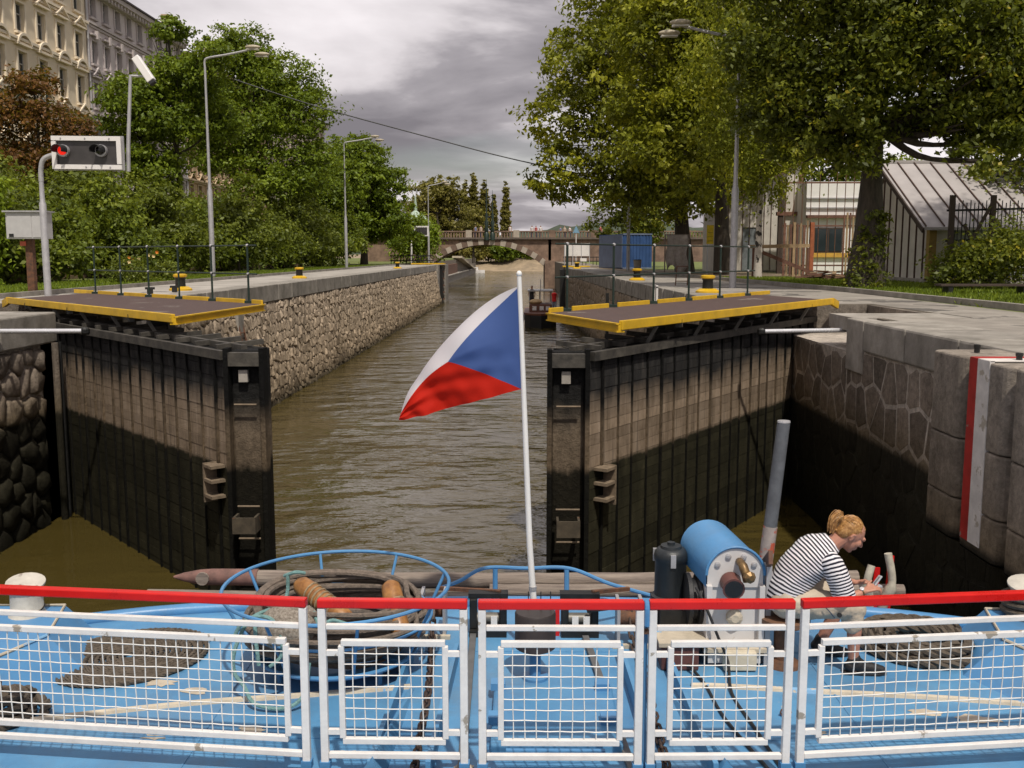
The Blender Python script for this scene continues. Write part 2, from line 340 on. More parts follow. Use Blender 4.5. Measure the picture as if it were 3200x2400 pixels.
# ------------------------------------------------------------------ lock masonry
def clip_poly(poly, px, py, nx, ny):
    out = []; n = len(poly)
    for i in range(n):
        a, b = poly[i], poly[(i+1)%n]
        da = (a[0]-px)*nx + (a[1]-py)*ny; db = (b[0]-px)*nx + (b[1]-py)*ny
        if da <= 0: out.append(a)
        if (da < 0 < db) or (db < 0 < da):
            t = da/(da-db); out.append((a[0]+(b[0]-a[0])*t, a[1]+(b[1]-a[1])*t))
    return out
def stones(s0, s1, t0, t1, size, gap, rng, jit=0.38, asp=1.0):
    """irregular polygonal stones filling [s0,s1]x[t0,t1]"""
    nx = max(1, round((s1-s0)/(size*asp))); ny = max(1, round((t1-t0)/size)); dx = (s1-s0)/nx; dy = (t1-t0)/ny; P = {}
    for i in range(-2, nx+2):
        for j in range(-2, ny+2):
            P[i,j] = (s0+(i+0.5+(0.5 if j % 2 else 0)+rng.uniform(-jit,jit))*dx, t0+(j+0.5+rng.uniform(-jit,jit))*dy)
    out = []
    for i in range(-1, nx+1):
        for j in range(ny):
            c = P[i,j]; poly = [(s0,t0),(s1,t0),(s1,t1),(s0,t1)]
            for a in (-2,-1,0,1,2):
                for b in (-2,-1,0,1,2):
                    if (a or b) and (i+a,j+b) in P:
                        q = P[i+a,j+b]; nx_, ny_ = q[0]-c[0], q[1]-c[1]; l = math.hypot(nx_, ny_)
                        if l < 1e-6: continue
                        nx_ /= l; ny_ /= l
                        poly = clip_poly(poly, (c[0]+q[0])/2-nx_*gap, (c[1]+q[1])/2-ny_*gap, nx_, ny_)
                        if len(poly) < 3: break
                if len(poly) < 3: break
            if len(poly) >= 3:
                cx = sum(p[0] for p in poly)/len(poly); cy = sum(p[1] for p in poly)/len(poly)
                ar = abs(sum(poly[k][0]*poly[(k+1)%len(poly)][1]-poly[(k+1)%len(poly)][0]*poly[k][1] for k in range(len(poly))))/2
                if ar > 0.12*size*size: out.append(((cx,cy), poly))
    return out
def stone_mb(mb, c, poly, frame, rng, h0, h1, rough=0.3):
    """frame(s,t,d) -> world point, d outwards"""
    n = len(poly); h = rng.uniform(h0, h1); k = rng.uniform(0.72, 0.86)
    v = [frame(p[0], p[1], -0.03) for p in poly]
    v += [frame(p[0]*.94+c[0]*.06, p[1]*.94+c[1]*.06, h*rng.uniform(0.35,0.7)) for p in poly]
    v += [frame(c[0]+(p[0]-c[0])*k*rng.uniform(.8,1), c[1]+(p[1]-c[1])*k*rng.uniform(.8,1), h*rng.uniform(1-rough,1+rough)) for p in poly]
    v.append(frame(c[0]+rng.uniform(-.03,.03), c[1]+rng.uniform(-.03,.03), h*rng.uniform(1-rough,1+rough*1.4)))
    f = []
    for i in range(n):
        j = (i+1)%n
        f += [(i,j,n+j,n+i), (n+i,n+j,2*n+j,2*n+i), (2*n+i,2*n+j,3*n)]
    mb.add(v, f)
def masonry(root, cells, frame, m, near, rng, h0, h1, limit=290, rough=0.3, smooth=0):
    cells = sorted(cells, key=lambda q: near(q[0]))
    for c, poly in cells[:limit]:
        b = MB(); stone_mb(b, c, poly, frame, rng, h0, h1, rough)
        o = b.build('stone', m, root)
        if smooth: o.data.polygons.foreach_set('use_smooth', [True]*len(o.data.polygons)); autosmooth(o, smooth)
    if len(cells) > limit:
        b = MB()
        for c, poly in cells[limit:]: stone_mb(b, c, poly, frame, rng, h0, h1, rough)
        stuff(b.build('far_stones', m, root))
rng = random.Random(3)
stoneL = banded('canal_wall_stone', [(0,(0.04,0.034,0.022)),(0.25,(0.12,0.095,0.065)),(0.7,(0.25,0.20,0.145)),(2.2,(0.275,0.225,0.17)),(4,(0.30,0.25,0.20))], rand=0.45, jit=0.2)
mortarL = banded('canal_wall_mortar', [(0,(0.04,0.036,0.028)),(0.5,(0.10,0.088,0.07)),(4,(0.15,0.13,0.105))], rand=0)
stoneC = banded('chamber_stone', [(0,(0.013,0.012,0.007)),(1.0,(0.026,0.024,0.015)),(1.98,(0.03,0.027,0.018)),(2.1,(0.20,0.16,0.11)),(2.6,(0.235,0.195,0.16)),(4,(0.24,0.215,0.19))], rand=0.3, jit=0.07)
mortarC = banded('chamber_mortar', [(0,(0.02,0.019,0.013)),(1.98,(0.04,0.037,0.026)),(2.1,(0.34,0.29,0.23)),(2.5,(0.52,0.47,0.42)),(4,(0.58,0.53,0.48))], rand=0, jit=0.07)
# left canal wall, battered, beyond the gates
lw = thing('lock_wall', 'long rough stone lock wall on the left beyond the open gates', 'wall', (-8.6,21.5,0))
fL = lambda s, t, d: (-8.15 - 0.19*t + d*0.98, s, t + d*0.18)
MB().add([fL(21.4,-1,0),fL(99.6,-1,0),fL(99.6,3.3,0),fL(21.4,3.3,0)], [(3,2,1,0)]).build('mortar_backing', mortarL, lw)
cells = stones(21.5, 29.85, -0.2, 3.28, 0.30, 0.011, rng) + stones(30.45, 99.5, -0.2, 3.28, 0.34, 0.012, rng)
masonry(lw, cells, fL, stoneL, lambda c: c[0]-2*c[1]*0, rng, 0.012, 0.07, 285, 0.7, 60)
y = 21.5
while y < 100:
    ln = rng.uniform(1.7, 2.5); y2 = min(y+ln, 100.2)
    MB().box(-9.5, -8.72+rng.uniform(-.015,.015), y+0.012, y2-0.012, 3.29, 3.852+rng.uniform(0,.012)).build('coping_stone', coping_m, lw, bevel=0.02); y = y2
# ladder recess with iron rungs
MB().box(-8.95,-8.6,29.86,30.44,2.3,3.28).build('ladder_jamb', coping_m, lw)
rungs = MB()
for k in range(11): rungs.tube([fL(29.95,0.2+k*0.29,0.06),fL(30.35,0.2+k*0.29,0.06)],0.016,6)
for s_ in (29.92,30.38): rungs.tube([fL(s_,0,0.05),fL(s_,3.2,0.05)],0.03,6)
rungs.build('ladder', rust, lw)
# far gate recess and end pillar on the left
MB().box(-9.4,-8.5,99.6,101.4,-1,3.87).build('end_pillar', coping_m, lw)
ep = MB().box(-9.6,-8.0,103.0,106.4,-1,3.85); ep.build('end_pillar', coping_m, lw)
fg = thing('far_lock_gate', 'dark far lock gate folded into its slot in the left wall, yellow walkway on top', 'lock gate', (-8.6,102.2,0))
MB().box(-8.75,-8.25,101.45,102.95,-0.5,3.6).build('leaf', black_iron, fg)
MB().box(-11.4,-8.0,101.2,102.9,3.9,4.02).build('walkway', yellow, fg)
for k in range(5): MB().box(-8.2,-8.1,101.6,102.8,0.3+k*0.7,0.42+k*0.7).build('beam', rust, fg)
# left chamber wall (near side)
cw = thing('chamber_wall', 'dark wet stone chamber wall at the left edge of the picture', 'wall', (-8.7,12,0))
fC = lambda s, t, d: (-8.72 + d, s, t)
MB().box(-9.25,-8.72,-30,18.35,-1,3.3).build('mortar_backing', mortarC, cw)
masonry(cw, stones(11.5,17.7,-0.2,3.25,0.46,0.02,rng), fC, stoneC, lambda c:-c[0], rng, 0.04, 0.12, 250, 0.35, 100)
y = -2
while y < 17.6:
    MB().box(-9.3,-8.6,y+0.01,y+2.0,3.3,3.853).build('coping_stone', coping_m, cw, bevel=0.03); y += 2.02
MB().tube([(-8.55,17.95,-0.5),(-8.55,17.95,3.3)],0.06,10).build('guide_pipe', stoneC, cw)
MB().tube([(-8.55,18.15,-0.5),(-8.55,18.15,3.3)],0.035,8).build('guide_pipe', black_iron, cw)
MB().box(-9.2,-8.72,17.75,18.36,-1,3.28).build('quoin', stoneC, cw)
MB().box(-11.62,-11.5,18.4,21.4,-1,3.84).build('recess_back', stoneC, cw)
MB().box(-11.6,-9.25,21.3,21.5,-1,3.84).build('recess_end', stoneC, cw)
# right chamber wall
rw = thing('chamber_wall', 'polygonal stone chamber wall with pale mortar joints behind the seated man', 'wall', (5.4,12,0))
fR = lambda s, t, d: (5.42 - d, s, t)
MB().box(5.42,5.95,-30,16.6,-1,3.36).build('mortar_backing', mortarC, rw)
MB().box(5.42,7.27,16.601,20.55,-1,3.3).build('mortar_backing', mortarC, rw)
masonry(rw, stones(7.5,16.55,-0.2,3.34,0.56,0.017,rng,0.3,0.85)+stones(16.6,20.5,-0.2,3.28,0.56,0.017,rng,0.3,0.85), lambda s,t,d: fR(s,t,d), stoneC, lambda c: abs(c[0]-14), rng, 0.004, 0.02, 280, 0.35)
y = -1.5
while y < 15.2:
    ln = 1.72; MB().box(5.36,6.5,y+0.012,y+ln-0.012,3.37,3.86).build('coping_stone', coping_m, rw, bevel=0.035); y += ln
MB().box(5.38,5.7,15.76,16.55,3.0,3.855).build('quoin', concrete, rw, bevel=0.02)
MB().box(7.28,7.42,16.6,21.2,-1,3.84).build('recess_back', stoneC, rw)
MB().box(4.75,7.4,21.1,21.3,-1,3.84).build('recess_end', stoneC, rw)
MB().box(5.5,7.5,16.6,17.9,3.62,3.853).build('recess_lintel', concrete, rw)
# rounded concrete fender piers
pierm = banded('pier_concrete', [(0,(0.02,0.018,0.013)),(1.9,(0.03,0.026,0.019)),(2.0,(0.25,0.20,0.14)),(2.5,(0.27,0.23,0.19)),(4,(0.33,0.295,0.26))], rand=0.06, jit=0.05, bump=0.3)
def pier(y0, y1, label, paint=False):
    p = thing('fender_pier', label, 'concrete pier', (5.1,(y0+y1)/2,0), 'rounded concrete piers on the right chamber wall')
    r = 0.14; prof = []
    for a in range(0,91,15): prof.append((4.62+r-r*math.cos(R(90-a)) if False else 4.62+r*(1-math.sin(R(a))), y1-r*(1-math.cos(R(a)))) )
    out = [(5.42,y1)] + [(4.62+r*(1-math.sin(R(a))), y1-r*(1-math.cos(R(a)))) for a in range(0,91,18)] + [(4.62+r*(1-math.cos(R(a))), y0+r*(1-math.sin(R(a)))) for a in range(0,91,18)] + [(5.42,y0)]
    zs = [1.85,2.3,2.95,3.84]
    for a, b in zip(zs, zs[1:]):
        o = MB().prism(out, a+0.006, b-0.006).build('pier_block', pierm, p, bevel=0.02)
    bot = MB(); n = len(out)
    bot.add([(x,yy,1.85) for x,yy in out]+[(5.42,yy,1.5) for x,yy in out],[(i,(i+1)%n,n+(i+1)%n,n+i) for i in range(n)]); bot.build('pier_foot', pierm, p)
    MB().lathe((4.95,(y0+y1)/2,3.84),[(0.03,0),(0.03,0.05),(0.036,0.055),(0.036,0.085),(0.012,0.09)],10).build('lifting_eye', black_iron, p)
    if paint:
        def strip(n_, m_, s0, s1):
            b = MB(); pts = [(4.617, s0), (4.617, s1)]
            b.box(4.612,4.66,s0,s1,1.95,3.853); b.box(4.62,5.42,s0,s1,3.846,3.856); b.build(n_, m_, p)
        strip('red_stripe', red_g, y1-0.30, y1-0.12); strip('white_stripe', white_g, y1-0.56, y1-0.30)
    return p
red_g = mat('red_gauge_paint', (0.42,0.02,0.015), 0.6, 0.3, 6, patch=(0.28,0.2,0.16), pscale=4, pth=0.64)
white_g = mat('white_gauge_paint', (0.7,0.66,0.62), 0.6, 0.2, 6, patch=(0.42,0.37,0.3), pscale=4, pth=0.6)
pier(10.42, 11.25, 'plain rounded concrete pier farthest from the boat on the right wall')
pier(9.45, 10.36, 'concrete pier painted with a red and white gauge stripe', True)
pier(8.45, 9.38, 'plain concrete pier cut by the right edge of the picture')
# right canal wall beyond the gates
rc_ = thing('lock_wall', 'grey lock wall on the right beyond the open gates, in shade', 'wall', (4.2,21.3,0))
fQ = lambda s, t, d: (4.55 - (s-21.3)*0.0182 - 0.1*t*0 - d, s, t)
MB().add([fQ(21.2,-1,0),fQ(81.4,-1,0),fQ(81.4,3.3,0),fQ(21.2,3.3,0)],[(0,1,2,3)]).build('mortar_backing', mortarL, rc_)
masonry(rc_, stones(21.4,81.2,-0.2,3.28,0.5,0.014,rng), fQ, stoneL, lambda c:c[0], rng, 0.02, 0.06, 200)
y = 21.4
while y < 81:
    x = 4.55-(y-21.3)*0.0182
    MB().box(x-0.06, x+0.75, y+0.012, y+1.9, 3.29, 3.858).build('coping_stone', coping_m, rc_, bevel=0.02); y += 1.91
MB().box(3.35,4.4,81.3,82.6,-1,3.87).build('end_pillar', coping_m, rc_)
MB().box(3.0,3.4,81.0,82.7,-0.5,3.7).build('gate_slot', black_iron, rc_)
MB().box(3.2,5.4,80.9,82.7,3.89,3.98).build('slot_cover', yellow, rc_)
MB().box(3.66,3.78,44,44.3,-0.2,3.2).build('ladder_slot', black_iron, rc_)

# ------------------------------------------------------------------ lock gates
def gate_material():
    m, Nn, Ll, bs = nodes_of('gate_planks')
    g = Nn.new('ShaderNodeNewGeometry'); pos = g.outputs['Position']; sp = Nn.new('ShaderNodeSeparateXYZ'); Ll.new(pos, sp.inputs[0])
    def zmix(scale, amp, mapscale, lo, hi):
        n = noise(Nn, Ll, pos, scale, 6, 0.68, mapscale)
        a = Nn.new('ShaderNodeMath'); a.operation = 'MULTIPLY_ADD'; Ll.new(n, a.inputs[0]); a.inputs[1].default_value = amp; Ll.new(sp.outputs[2], a.inputs[2])
        r = Nn.new('ShaderNodeMapRange'); Ll.new(a.outputs[0], r.inputs[0]); r.inputs[1].default_value = lo+amp/2; r.inputs[2].default_value = hi+amp/2; return r.outputs[0]
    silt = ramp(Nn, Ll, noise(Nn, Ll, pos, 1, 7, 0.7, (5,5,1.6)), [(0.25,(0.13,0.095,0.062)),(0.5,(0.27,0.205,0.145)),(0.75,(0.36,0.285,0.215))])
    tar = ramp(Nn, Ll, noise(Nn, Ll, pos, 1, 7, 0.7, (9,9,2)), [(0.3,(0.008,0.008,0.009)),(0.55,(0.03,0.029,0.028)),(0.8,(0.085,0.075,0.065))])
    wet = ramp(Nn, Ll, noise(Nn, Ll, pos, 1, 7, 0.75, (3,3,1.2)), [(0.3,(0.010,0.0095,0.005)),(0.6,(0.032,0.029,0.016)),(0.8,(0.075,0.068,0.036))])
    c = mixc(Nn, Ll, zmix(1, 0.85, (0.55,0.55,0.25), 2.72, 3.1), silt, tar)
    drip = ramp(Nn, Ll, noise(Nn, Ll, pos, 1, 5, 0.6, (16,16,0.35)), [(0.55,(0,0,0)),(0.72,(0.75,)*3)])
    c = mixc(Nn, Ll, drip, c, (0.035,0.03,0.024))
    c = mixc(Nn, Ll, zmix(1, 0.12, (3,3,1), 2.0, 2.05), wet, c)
    oi = Nn.new('ShaderNodeObjectInfo'); hs = Nn.new('ShaderNodeHueSaturation'); Ll.new(c, hs.inputs['Color']); mr = Nn.new('ShaderNodeMapRange'); Ll.new(oi.outputs['Random'], mr.inputs[0]); mr.inputs[3].default_value = 0.8; mr.inputs[4].default_value = 1.2; Ll.new(mr.outputs[0], hs.inputs['Value'])
    Ll.new(hs.outputs[0], bs.inputs['Base Color']); bs.inputs['Roughness'].default_value = 0.8; bs.inputs['Specular IOR Level'].default_value = 0.15
    b = Nn.new('ShaderNodeBump'); b.inputs['Strength'].default_value = 0.5; b.inputs['Distance'].default_value = 0.02; Ll.new(noise(Nn, Ll, pos, 18, 6, 0.7), b.inputs['Height']); Ll.new(b.outputs[0], bs.inputs['Normal'])
    return m
gate_m = gate_material()
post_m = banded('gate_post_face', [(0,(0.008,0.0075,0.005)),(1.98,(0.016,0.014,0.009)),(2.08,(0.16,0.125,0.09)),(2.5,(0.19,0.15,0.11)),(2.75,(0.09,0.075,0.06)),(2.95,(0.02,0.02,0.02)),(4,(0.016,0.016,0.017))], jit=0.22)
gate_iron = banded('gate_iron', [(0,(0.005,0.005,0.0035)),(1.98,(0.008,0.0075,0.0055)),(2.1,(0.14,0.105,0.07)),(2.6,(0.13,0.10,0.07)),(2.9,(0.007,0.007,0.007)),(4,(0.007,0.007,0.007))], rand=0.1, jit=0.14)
tread = mat('brown_tread_plate', (0.085,0.052,0.045), 0.75, 0.25, 5, bump=0.5, bscale=60, patch=(0.17,0.14,0.12), pscale=1.1, pth=0.63)
def lock_gate(label, F, Hn, post_dx, plat, side, group):
    """F: free end of the face, Hn: hinge end, post_dx: mitre post width along x, plat: walkway corners (front free, back free, back hinge, front hinge)"""
    F, Hn = Vector((*F,0)), Vector((*Hn,0)); d = (Hn-F); ln = d.length; d.normalize()
    nrm = Vector((-side*d.y*0, 0, 0)); nrm = Vector((d.y, -d.x, 0))
    if nrm.y > 0: nrm = -nrm           # faces the boat
    g = thing('lock_gate', label, 'lock gate', (F.x, F.y, 0), group)
    core = MB(); c0 = F - nrm*0.3; c1 = Hn - nrm*0.3
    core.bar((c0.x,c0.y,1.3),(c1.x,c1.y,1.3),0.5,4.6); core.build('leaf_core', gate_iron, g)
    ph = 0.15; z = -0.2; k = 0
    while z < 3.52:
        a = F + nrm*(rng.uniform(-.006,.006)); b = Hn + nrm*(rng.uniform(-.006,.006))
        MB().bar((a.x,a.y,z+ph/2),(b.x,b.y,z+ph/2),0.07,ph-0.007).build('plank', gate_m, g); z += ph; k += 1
    nr = int(ln/0.46)
    for i in range(nr):
        p = F + d*(0.3+i*0.46+rng.uniform(-.05,.05)) + nrm*0.05
        w_ = 0.022 if i % 4 else 0.055
        MB().bar((p.x,p.y,-0.3),(p.x,p.y,3.5),w_,0.03,up=nrm).build('rib', gate_iron, g)
    top = MB()
    for off, zt in ((0.06,3.56),(-0.25,3.62),(-0.55,3.56)):
        a = F + nrm*off; b = Hn + nrm*off; top.bar((a.x,a.y,zt),(b.x,b.y,zt),0.09,0.12)
    for i in range(int(ln/0.7)):
        p = F + d*(0.35+i*0.7); q = p - nrm*0.7; top.bar((p.x,p.y,3.64),(q.x,q.y,3.68),0.07,0.07)
    top.build('top_girder', mat('grimy_steel', (0.07,0.062,0.05), 0.7, 0.5, 5, bump=0.4, col2=(0.02,0.018,0.015)), g)
    # mitre post
    x0, x1 = sorted((F.x, F.x+post_dx)); yb = F.y
    MB().box(x0+0.05,x1-0.05,yb+0.02,yb+0.5,-0.5,3.62).build('mitre_post', post_m, g, bevel=0.02)
    MB().box(x0+0.02,x1-0.02,yb-0.12,yb+0.02,3.42,3.6).build('post_cap', MATS['grimy_steel'], g)
    for xx in (x0+0.01, x1-0.01): MB().bar((xx,yb-0.03,-0.5),(xx,yb-0.03,3.66),0.06,0.22,up=(0,1,0)).build('post_edge', gate_iron, g)
    for i, zt in enumerate((0.55,1.05,1.5,2.9)):
        MB().tube([(x0+0.1,yb-0.1,zt),(x1-0.1,yb-0.1,zt)],0.015,6).build('rung', mat('silt_iron', (0.20,0.15,0.10), 0.85, 0.4, 10), g)
    bx = MB(); cx = (x0+x1)/2
    for s_ in (-1,1): bx.bar((cx+s_*0.14,yb-0.12,1.3),(cx+s_*0.14,yb-0.36,1.3),0.03,0.22)
    bx.bar((cx-0.155,yb-0.36,1.3),(cx+0.155,yb-0.36,1.3),0.03,0.22); bx.build('step_bracket', mat('slimy_iron',(0.07,0.055,0.035),0.8,0.5,8,patch=(0.2,0.06,0.02),pscale=6,pth=0.62), g)
    br = MB(); p = F + d*0.25 + nrm*0.12
    for zt in (1.6,1.82,2.02): br.obox((p.x,p.y,zt), d*0.13, nrm*0.12, Vector((0,0,0.02)))
    q = p + d*0.13; br.bar((q.x,q.y,1.5),(q.x,q.y,2.05),0.24,0.03,up=d); br.build('ladder_bracket', mat('silt_iron', (0.20,0.15,0.10), 0.85, 0.4, 10), g)
    MB().box(cx-0.09,cx+0.03,yb-0.06,yb+0.02,3.2,3.36).build('hook_block', concrete, g)
    # walkway
    P = [Vector((*q,0)) for q in plat]; zt = 3.97
    wk = MB().prism([(q.x,q.y) for q in P], zt-0.04, zt).build('walkway', tread, g)
    f0, b0, b1, f1 = P
    def edge(n_, a, b, h, wd, zc): MB().bar((a.x,a.y,zc),(b.x,b.y,zc),wd,h).build(n_, yellow, g, bevel=0.008)
    edge('edge_beam', f0, f1, 0.13, 0.06, zt-0.03); edge('end_beam', f0, b0, 0.11, 0.07, zt-0.06)
    ib = MB(); ib.bar((f0.x,f0.y,zt-0.118),(b0.x,b0.y,zt-0.118),0.12,0.018); ib.bar((f0.x,f0.y,zt-0.012),(b0.x,b0.y,zt-0.012),0.13,0.022); ib.build('end_flange', yellow, g)
    dn = (f1-f0).normalized(); ed = f1 + dn*0.35
    MB().bar((f1.x,f1.y,zt-0.035),(ed.x,ed.y,zt-0.12),0.07,0.15).build('edge_nose', yellow, g)
    nps = 6; bd = b1-b0; rails = []
    for i in range(nps-0):
        t0 = 0.06 + i*0.175; q = b0 + bd*t0
        o = MB().tube([(q.x,q.y,zt),(q.x,q.y,zt+1.1)],0.021,8).build('railing_post', green_iron, g)
        MB().box(q.x-0.07,q.x+0.07,q.y-0.07,q.y+0.07,zt,zt+0.05).build('post_foot', green_iron, o)
        for hh in (0.56,1.1): MB().sphere((q.x,q.y,zt+hh),0.032,8,6).build('clamp', galv, o)
        if i < nps: 
            a = b0 + bd*(t0+0.02); b = b0 + bd*(t0+0.155); edge('kerb_strip', a, b, 0.09, 0.04, zt+0.03)
    a = b0 + bd*0.02
    edge('kerb_strip', b0, b0+bd*0.045, 0.09, 0.04, zt+0.03)
    b = b0 + bd*0.98
    for hh in (0.56,1.1): MB().tube([(a.x,a.y,zt+hh),(b.x,b.y,zt+hh)],0.015,7).build('rail', green_iron, g)
    # hangers under the walkway
    for i in range(5):
        q = f0 + (f1-f0)*(0.12+i*0.18); e_ = q - nrm*0.15
        MB().bar((q.x,q.y,zt-0.1),(e_.x,e_.y,3.62),0.025,0.05).build('hanger', mat('dull_steel',(0.2,0.19,0.17),0.5,0.3,6,metal=0.4), g)
    sb = MB()
    for tt in (0.2,0.55,0.85):
        q = f0 + (f1-f0)*tt; e_ = b0 + (b1-b0)*tt; sb.bar((q.x,q.y,zt-0.1),(e_.x,e_.y,zt-0.1),0.12,0.12)
    m0 = (f0+b0)/2*0.7+(f1+b1)/2*0.3; sb.bar((m0.x,m0.y,3.4),(m0.x,m0.y,3.9),0.4,0.4); sb.build('cross_beam', black_iron, g)
    return g
lock_gate('left lock gate leaf, standing open, brown walkway edged yellow with green railing', (-3.98,13.23), (-10.2,20.3), 0.5, [(-5.29,14.95),(-4.94,18.76),(-10.59,24.03),(-10.87,20.88)], -1, 'open lock gate leaves')
lock_gate('right lock gate leaf behind the flag, brown walkway edged yellow with green railing', (0.86,13.1), (6.1,21.0), -0.52, [(1.33,13.54),(0.42,16.01),(5.44,23.25),(6.38,20.63)], 1, 'open lock gate leaves')
for lab, a, b in (('bright steel hydraulic rod under the left gate walkway', (-9.4,16.0,3.66),(-7.15,16.1,3.66)), ('bright steel hydraulic rod under the right gate walkway', (4.05,16.9,3.6),(5.95,17.3,3.6))):
    t = thing('hydraulic_rod', lab, 'rod', a, 'hydraulic gate rods')
    MB().tube([a,b],0.04,10).build('rod', steel, t, smooth=True)
    m_ = Vector(b)-Vector(a); big = Vector(a) if a[0] < 0 else Vector(b); e_ = big + m_*(-0.12 if a[0]<0 else 0.05)
    MB().tube([big, e_],0.09,10).build('cylinder', black_iron, t)
    tip = Vector(b) if a[0] < 0 else Vector(a); MB().lathe(tip,[(0.05,-0.06),(0.07,-0.03),(0.07,0.03),(0.05,0.06)],10,(0,0,1)).build('rod_eye', black_iron, t)

# ------------------------------------------------------------------ quay furniture
def bollard(loc, label, group='black and yellow quay bollards', s=1.0):
    b = thing('quay_bollard', label, 'bollard', loc, group); x, y, z = loc
    MB().lathe(loc,[(0.33*s,0),(0.33*s,0.05*s),(0.22*s,0.12*s)],18).build('base', yellow, b, smooth=True)
    MB().lathe((x,y,z+0.12*s),[(0.15*s,0),(0.14*s,0.22*s),(0.17*s,0.27*s)],18).build('neck', black_iron, b, smooth=True)
    MB().lathe((x,y,z+0.39*s),[(0.17*s,0),(0.2*s,0.03*s),(0.2*s,0.08*s),(0.13*s,0.1*s)],18).build('cap', yellow, b, smooth=True)
for loc, lab in [((-10.05,29.1,3.85),'yellow bollard on left quay, nearest, behind the gate railing'),((-9.9,44,3.85),'yellow bollard on left quay, right of the tall lamp post'),((-9.5,75.3,3.85),'small far yellow bollard on left quay near the far gate'),
                 ((5.08,27.5,3.85),'yellow bollard on right quay, nearest, behind the railing'),((4.6,40.4,3.85),'yellow bollard on right quay, middle one'),((3.96,73.8,3.85),'small far bollard on right quay near the bridge')]: bollard(loc, lab)
for loc, lab in [((-9.9,26.3,3.86),'small black iron cleat on left quay beside the gate walkway'),((-9.7,27.6,3.86),'small black iron cleat on left quay, farther one')]:
    t = thing('mooring_cleat', lab, 'cleat', loc, 'small iron cleats'); x,y,z = loc
    MB().box(x-.06,x+.06,y-.06,y+.06,z,z+0.12).build('stem', black_iron, t); MB().bar((x-.12,y,z+.15),(x+.12,y,z+.15),0.07,0.06).build('horn', black_iron, t)
def lamp(base, h, arm, label, heads=2, r0=0.11):
    x,y,z = base; t = thing('street_lamp', label, 'street lamp', base, 'tall grey quay lamp posts')
    MB().lathe(base,[(r0,0),(r0,h*0.40),(r0*0.72,h*0.415),(r0*0.62,h*0.44),(r0*0.5,h*0.7),(r0*0.42,h-0.35)],12).build('pole', galv, t, smooth=True)
    pth = catmull([(x,y,z+h-0.4),(x,y,z+h-0.12),(x+arm*0.08,y,z+h+0.02),(x+arm*0.5,y,z+h+0.16),(x+arm,y,z+h+0.36)],5)
    MB().tube(pth, r0*0.42, 8).build('arm', galv, t, smooth=True)
    hm = mat('lamp_head', (0.42,0.36,0.26), 0.5, 0.2, 5)
    for k in range(heads):
        cx = x+arm+math.copysign(0.14+k*0.28,arm); cy = y+(k-0.5)*0.4; cz = z+h+0.42-k*0.22; sg = math.copysign(1,arm)
        o = MB().sphere((cx,cy,cz),(0.34,0.16,0.10),14,8).build('lamp_head', hm, t, smooth=True)
        MB().box(cx-0.25,cx+0.25,cy-0.10,cy+0.10,cz-0.115,cz-0.07).build('diffuser', mat('lamp_glass',(0.5,0.47,0.4),0.25,0.1), o)
lamp((-13.7,43.9,3.85), 9.4, 2.0, 'tall street lamp on left bank, nearest, two lamp heads reaching right')
lamp((-13.35,75.3,3.85), 9.3, 2.2, 'street lamp on left bank, second along, in front of the round tree')
lamp((-10.6,112,3.85), 8.6, 1.7, 'far street lamp on left bank beside the bridge, mostly hidden by the willow')
lamp((6.6,31.5,3.85), 7.6, -1.7, 'street lamp on right bank, nearest, its head among the leaves')
lamp((6.8,65,3.85), 8.6, -1.6, 'street lamp on right bank, second along, beside the blue container')
# signal on the left quay
t = thing('signal_light', 'white framed signal board with one red light on a bent grey post', 'traffic signal', (-12.0,25,3.85))
MB().lathe((-12.0,25,3.85),[(0.085,0),(0.085,2.3),(0.06,2.36),(0.055,2.9)],12).build('post', galv, t, smooth=True)
MB().tube(catmull([(-12.0,25,6.7),(-11.99,25,7.0),(-11.9,25,7.25),(-11.6,25,7.36),(-11.3,25,7.38)],6),0.06,10).build('post_bend', galv, t, smooth=True)
wframe = mat('white_frame', (0.80,0.77,0.75), 0.45, 0.05, 5)
for a, b, h in (((-11.64,24.9,7.745),(-9.92,24.9,7.725),0.11),((-11.64,24.9,7.055),(-9.92,24.9,7.035),0.11)): MB().bar(a,b,0.06,h).build('frame_bar', wframe, t)
for x in (-11.585,-9.975): MB().box(x-0.055,x+0.055,24.87,24.93,7.11,7.67).build('frame_bar', wframe, t)
MB().obox((-10.79,24.97,7.38),(0.8,0,-0.01),(0,0.03,0),(0,0,0.32)).build('back_panel', mat('dark_panel',(0.055,0.05,0.05),0.35,0.3,3), t)
MB().box(-11.66,-9.9,25.0,25.05,6.97,7.8).build('backing', galv, t)
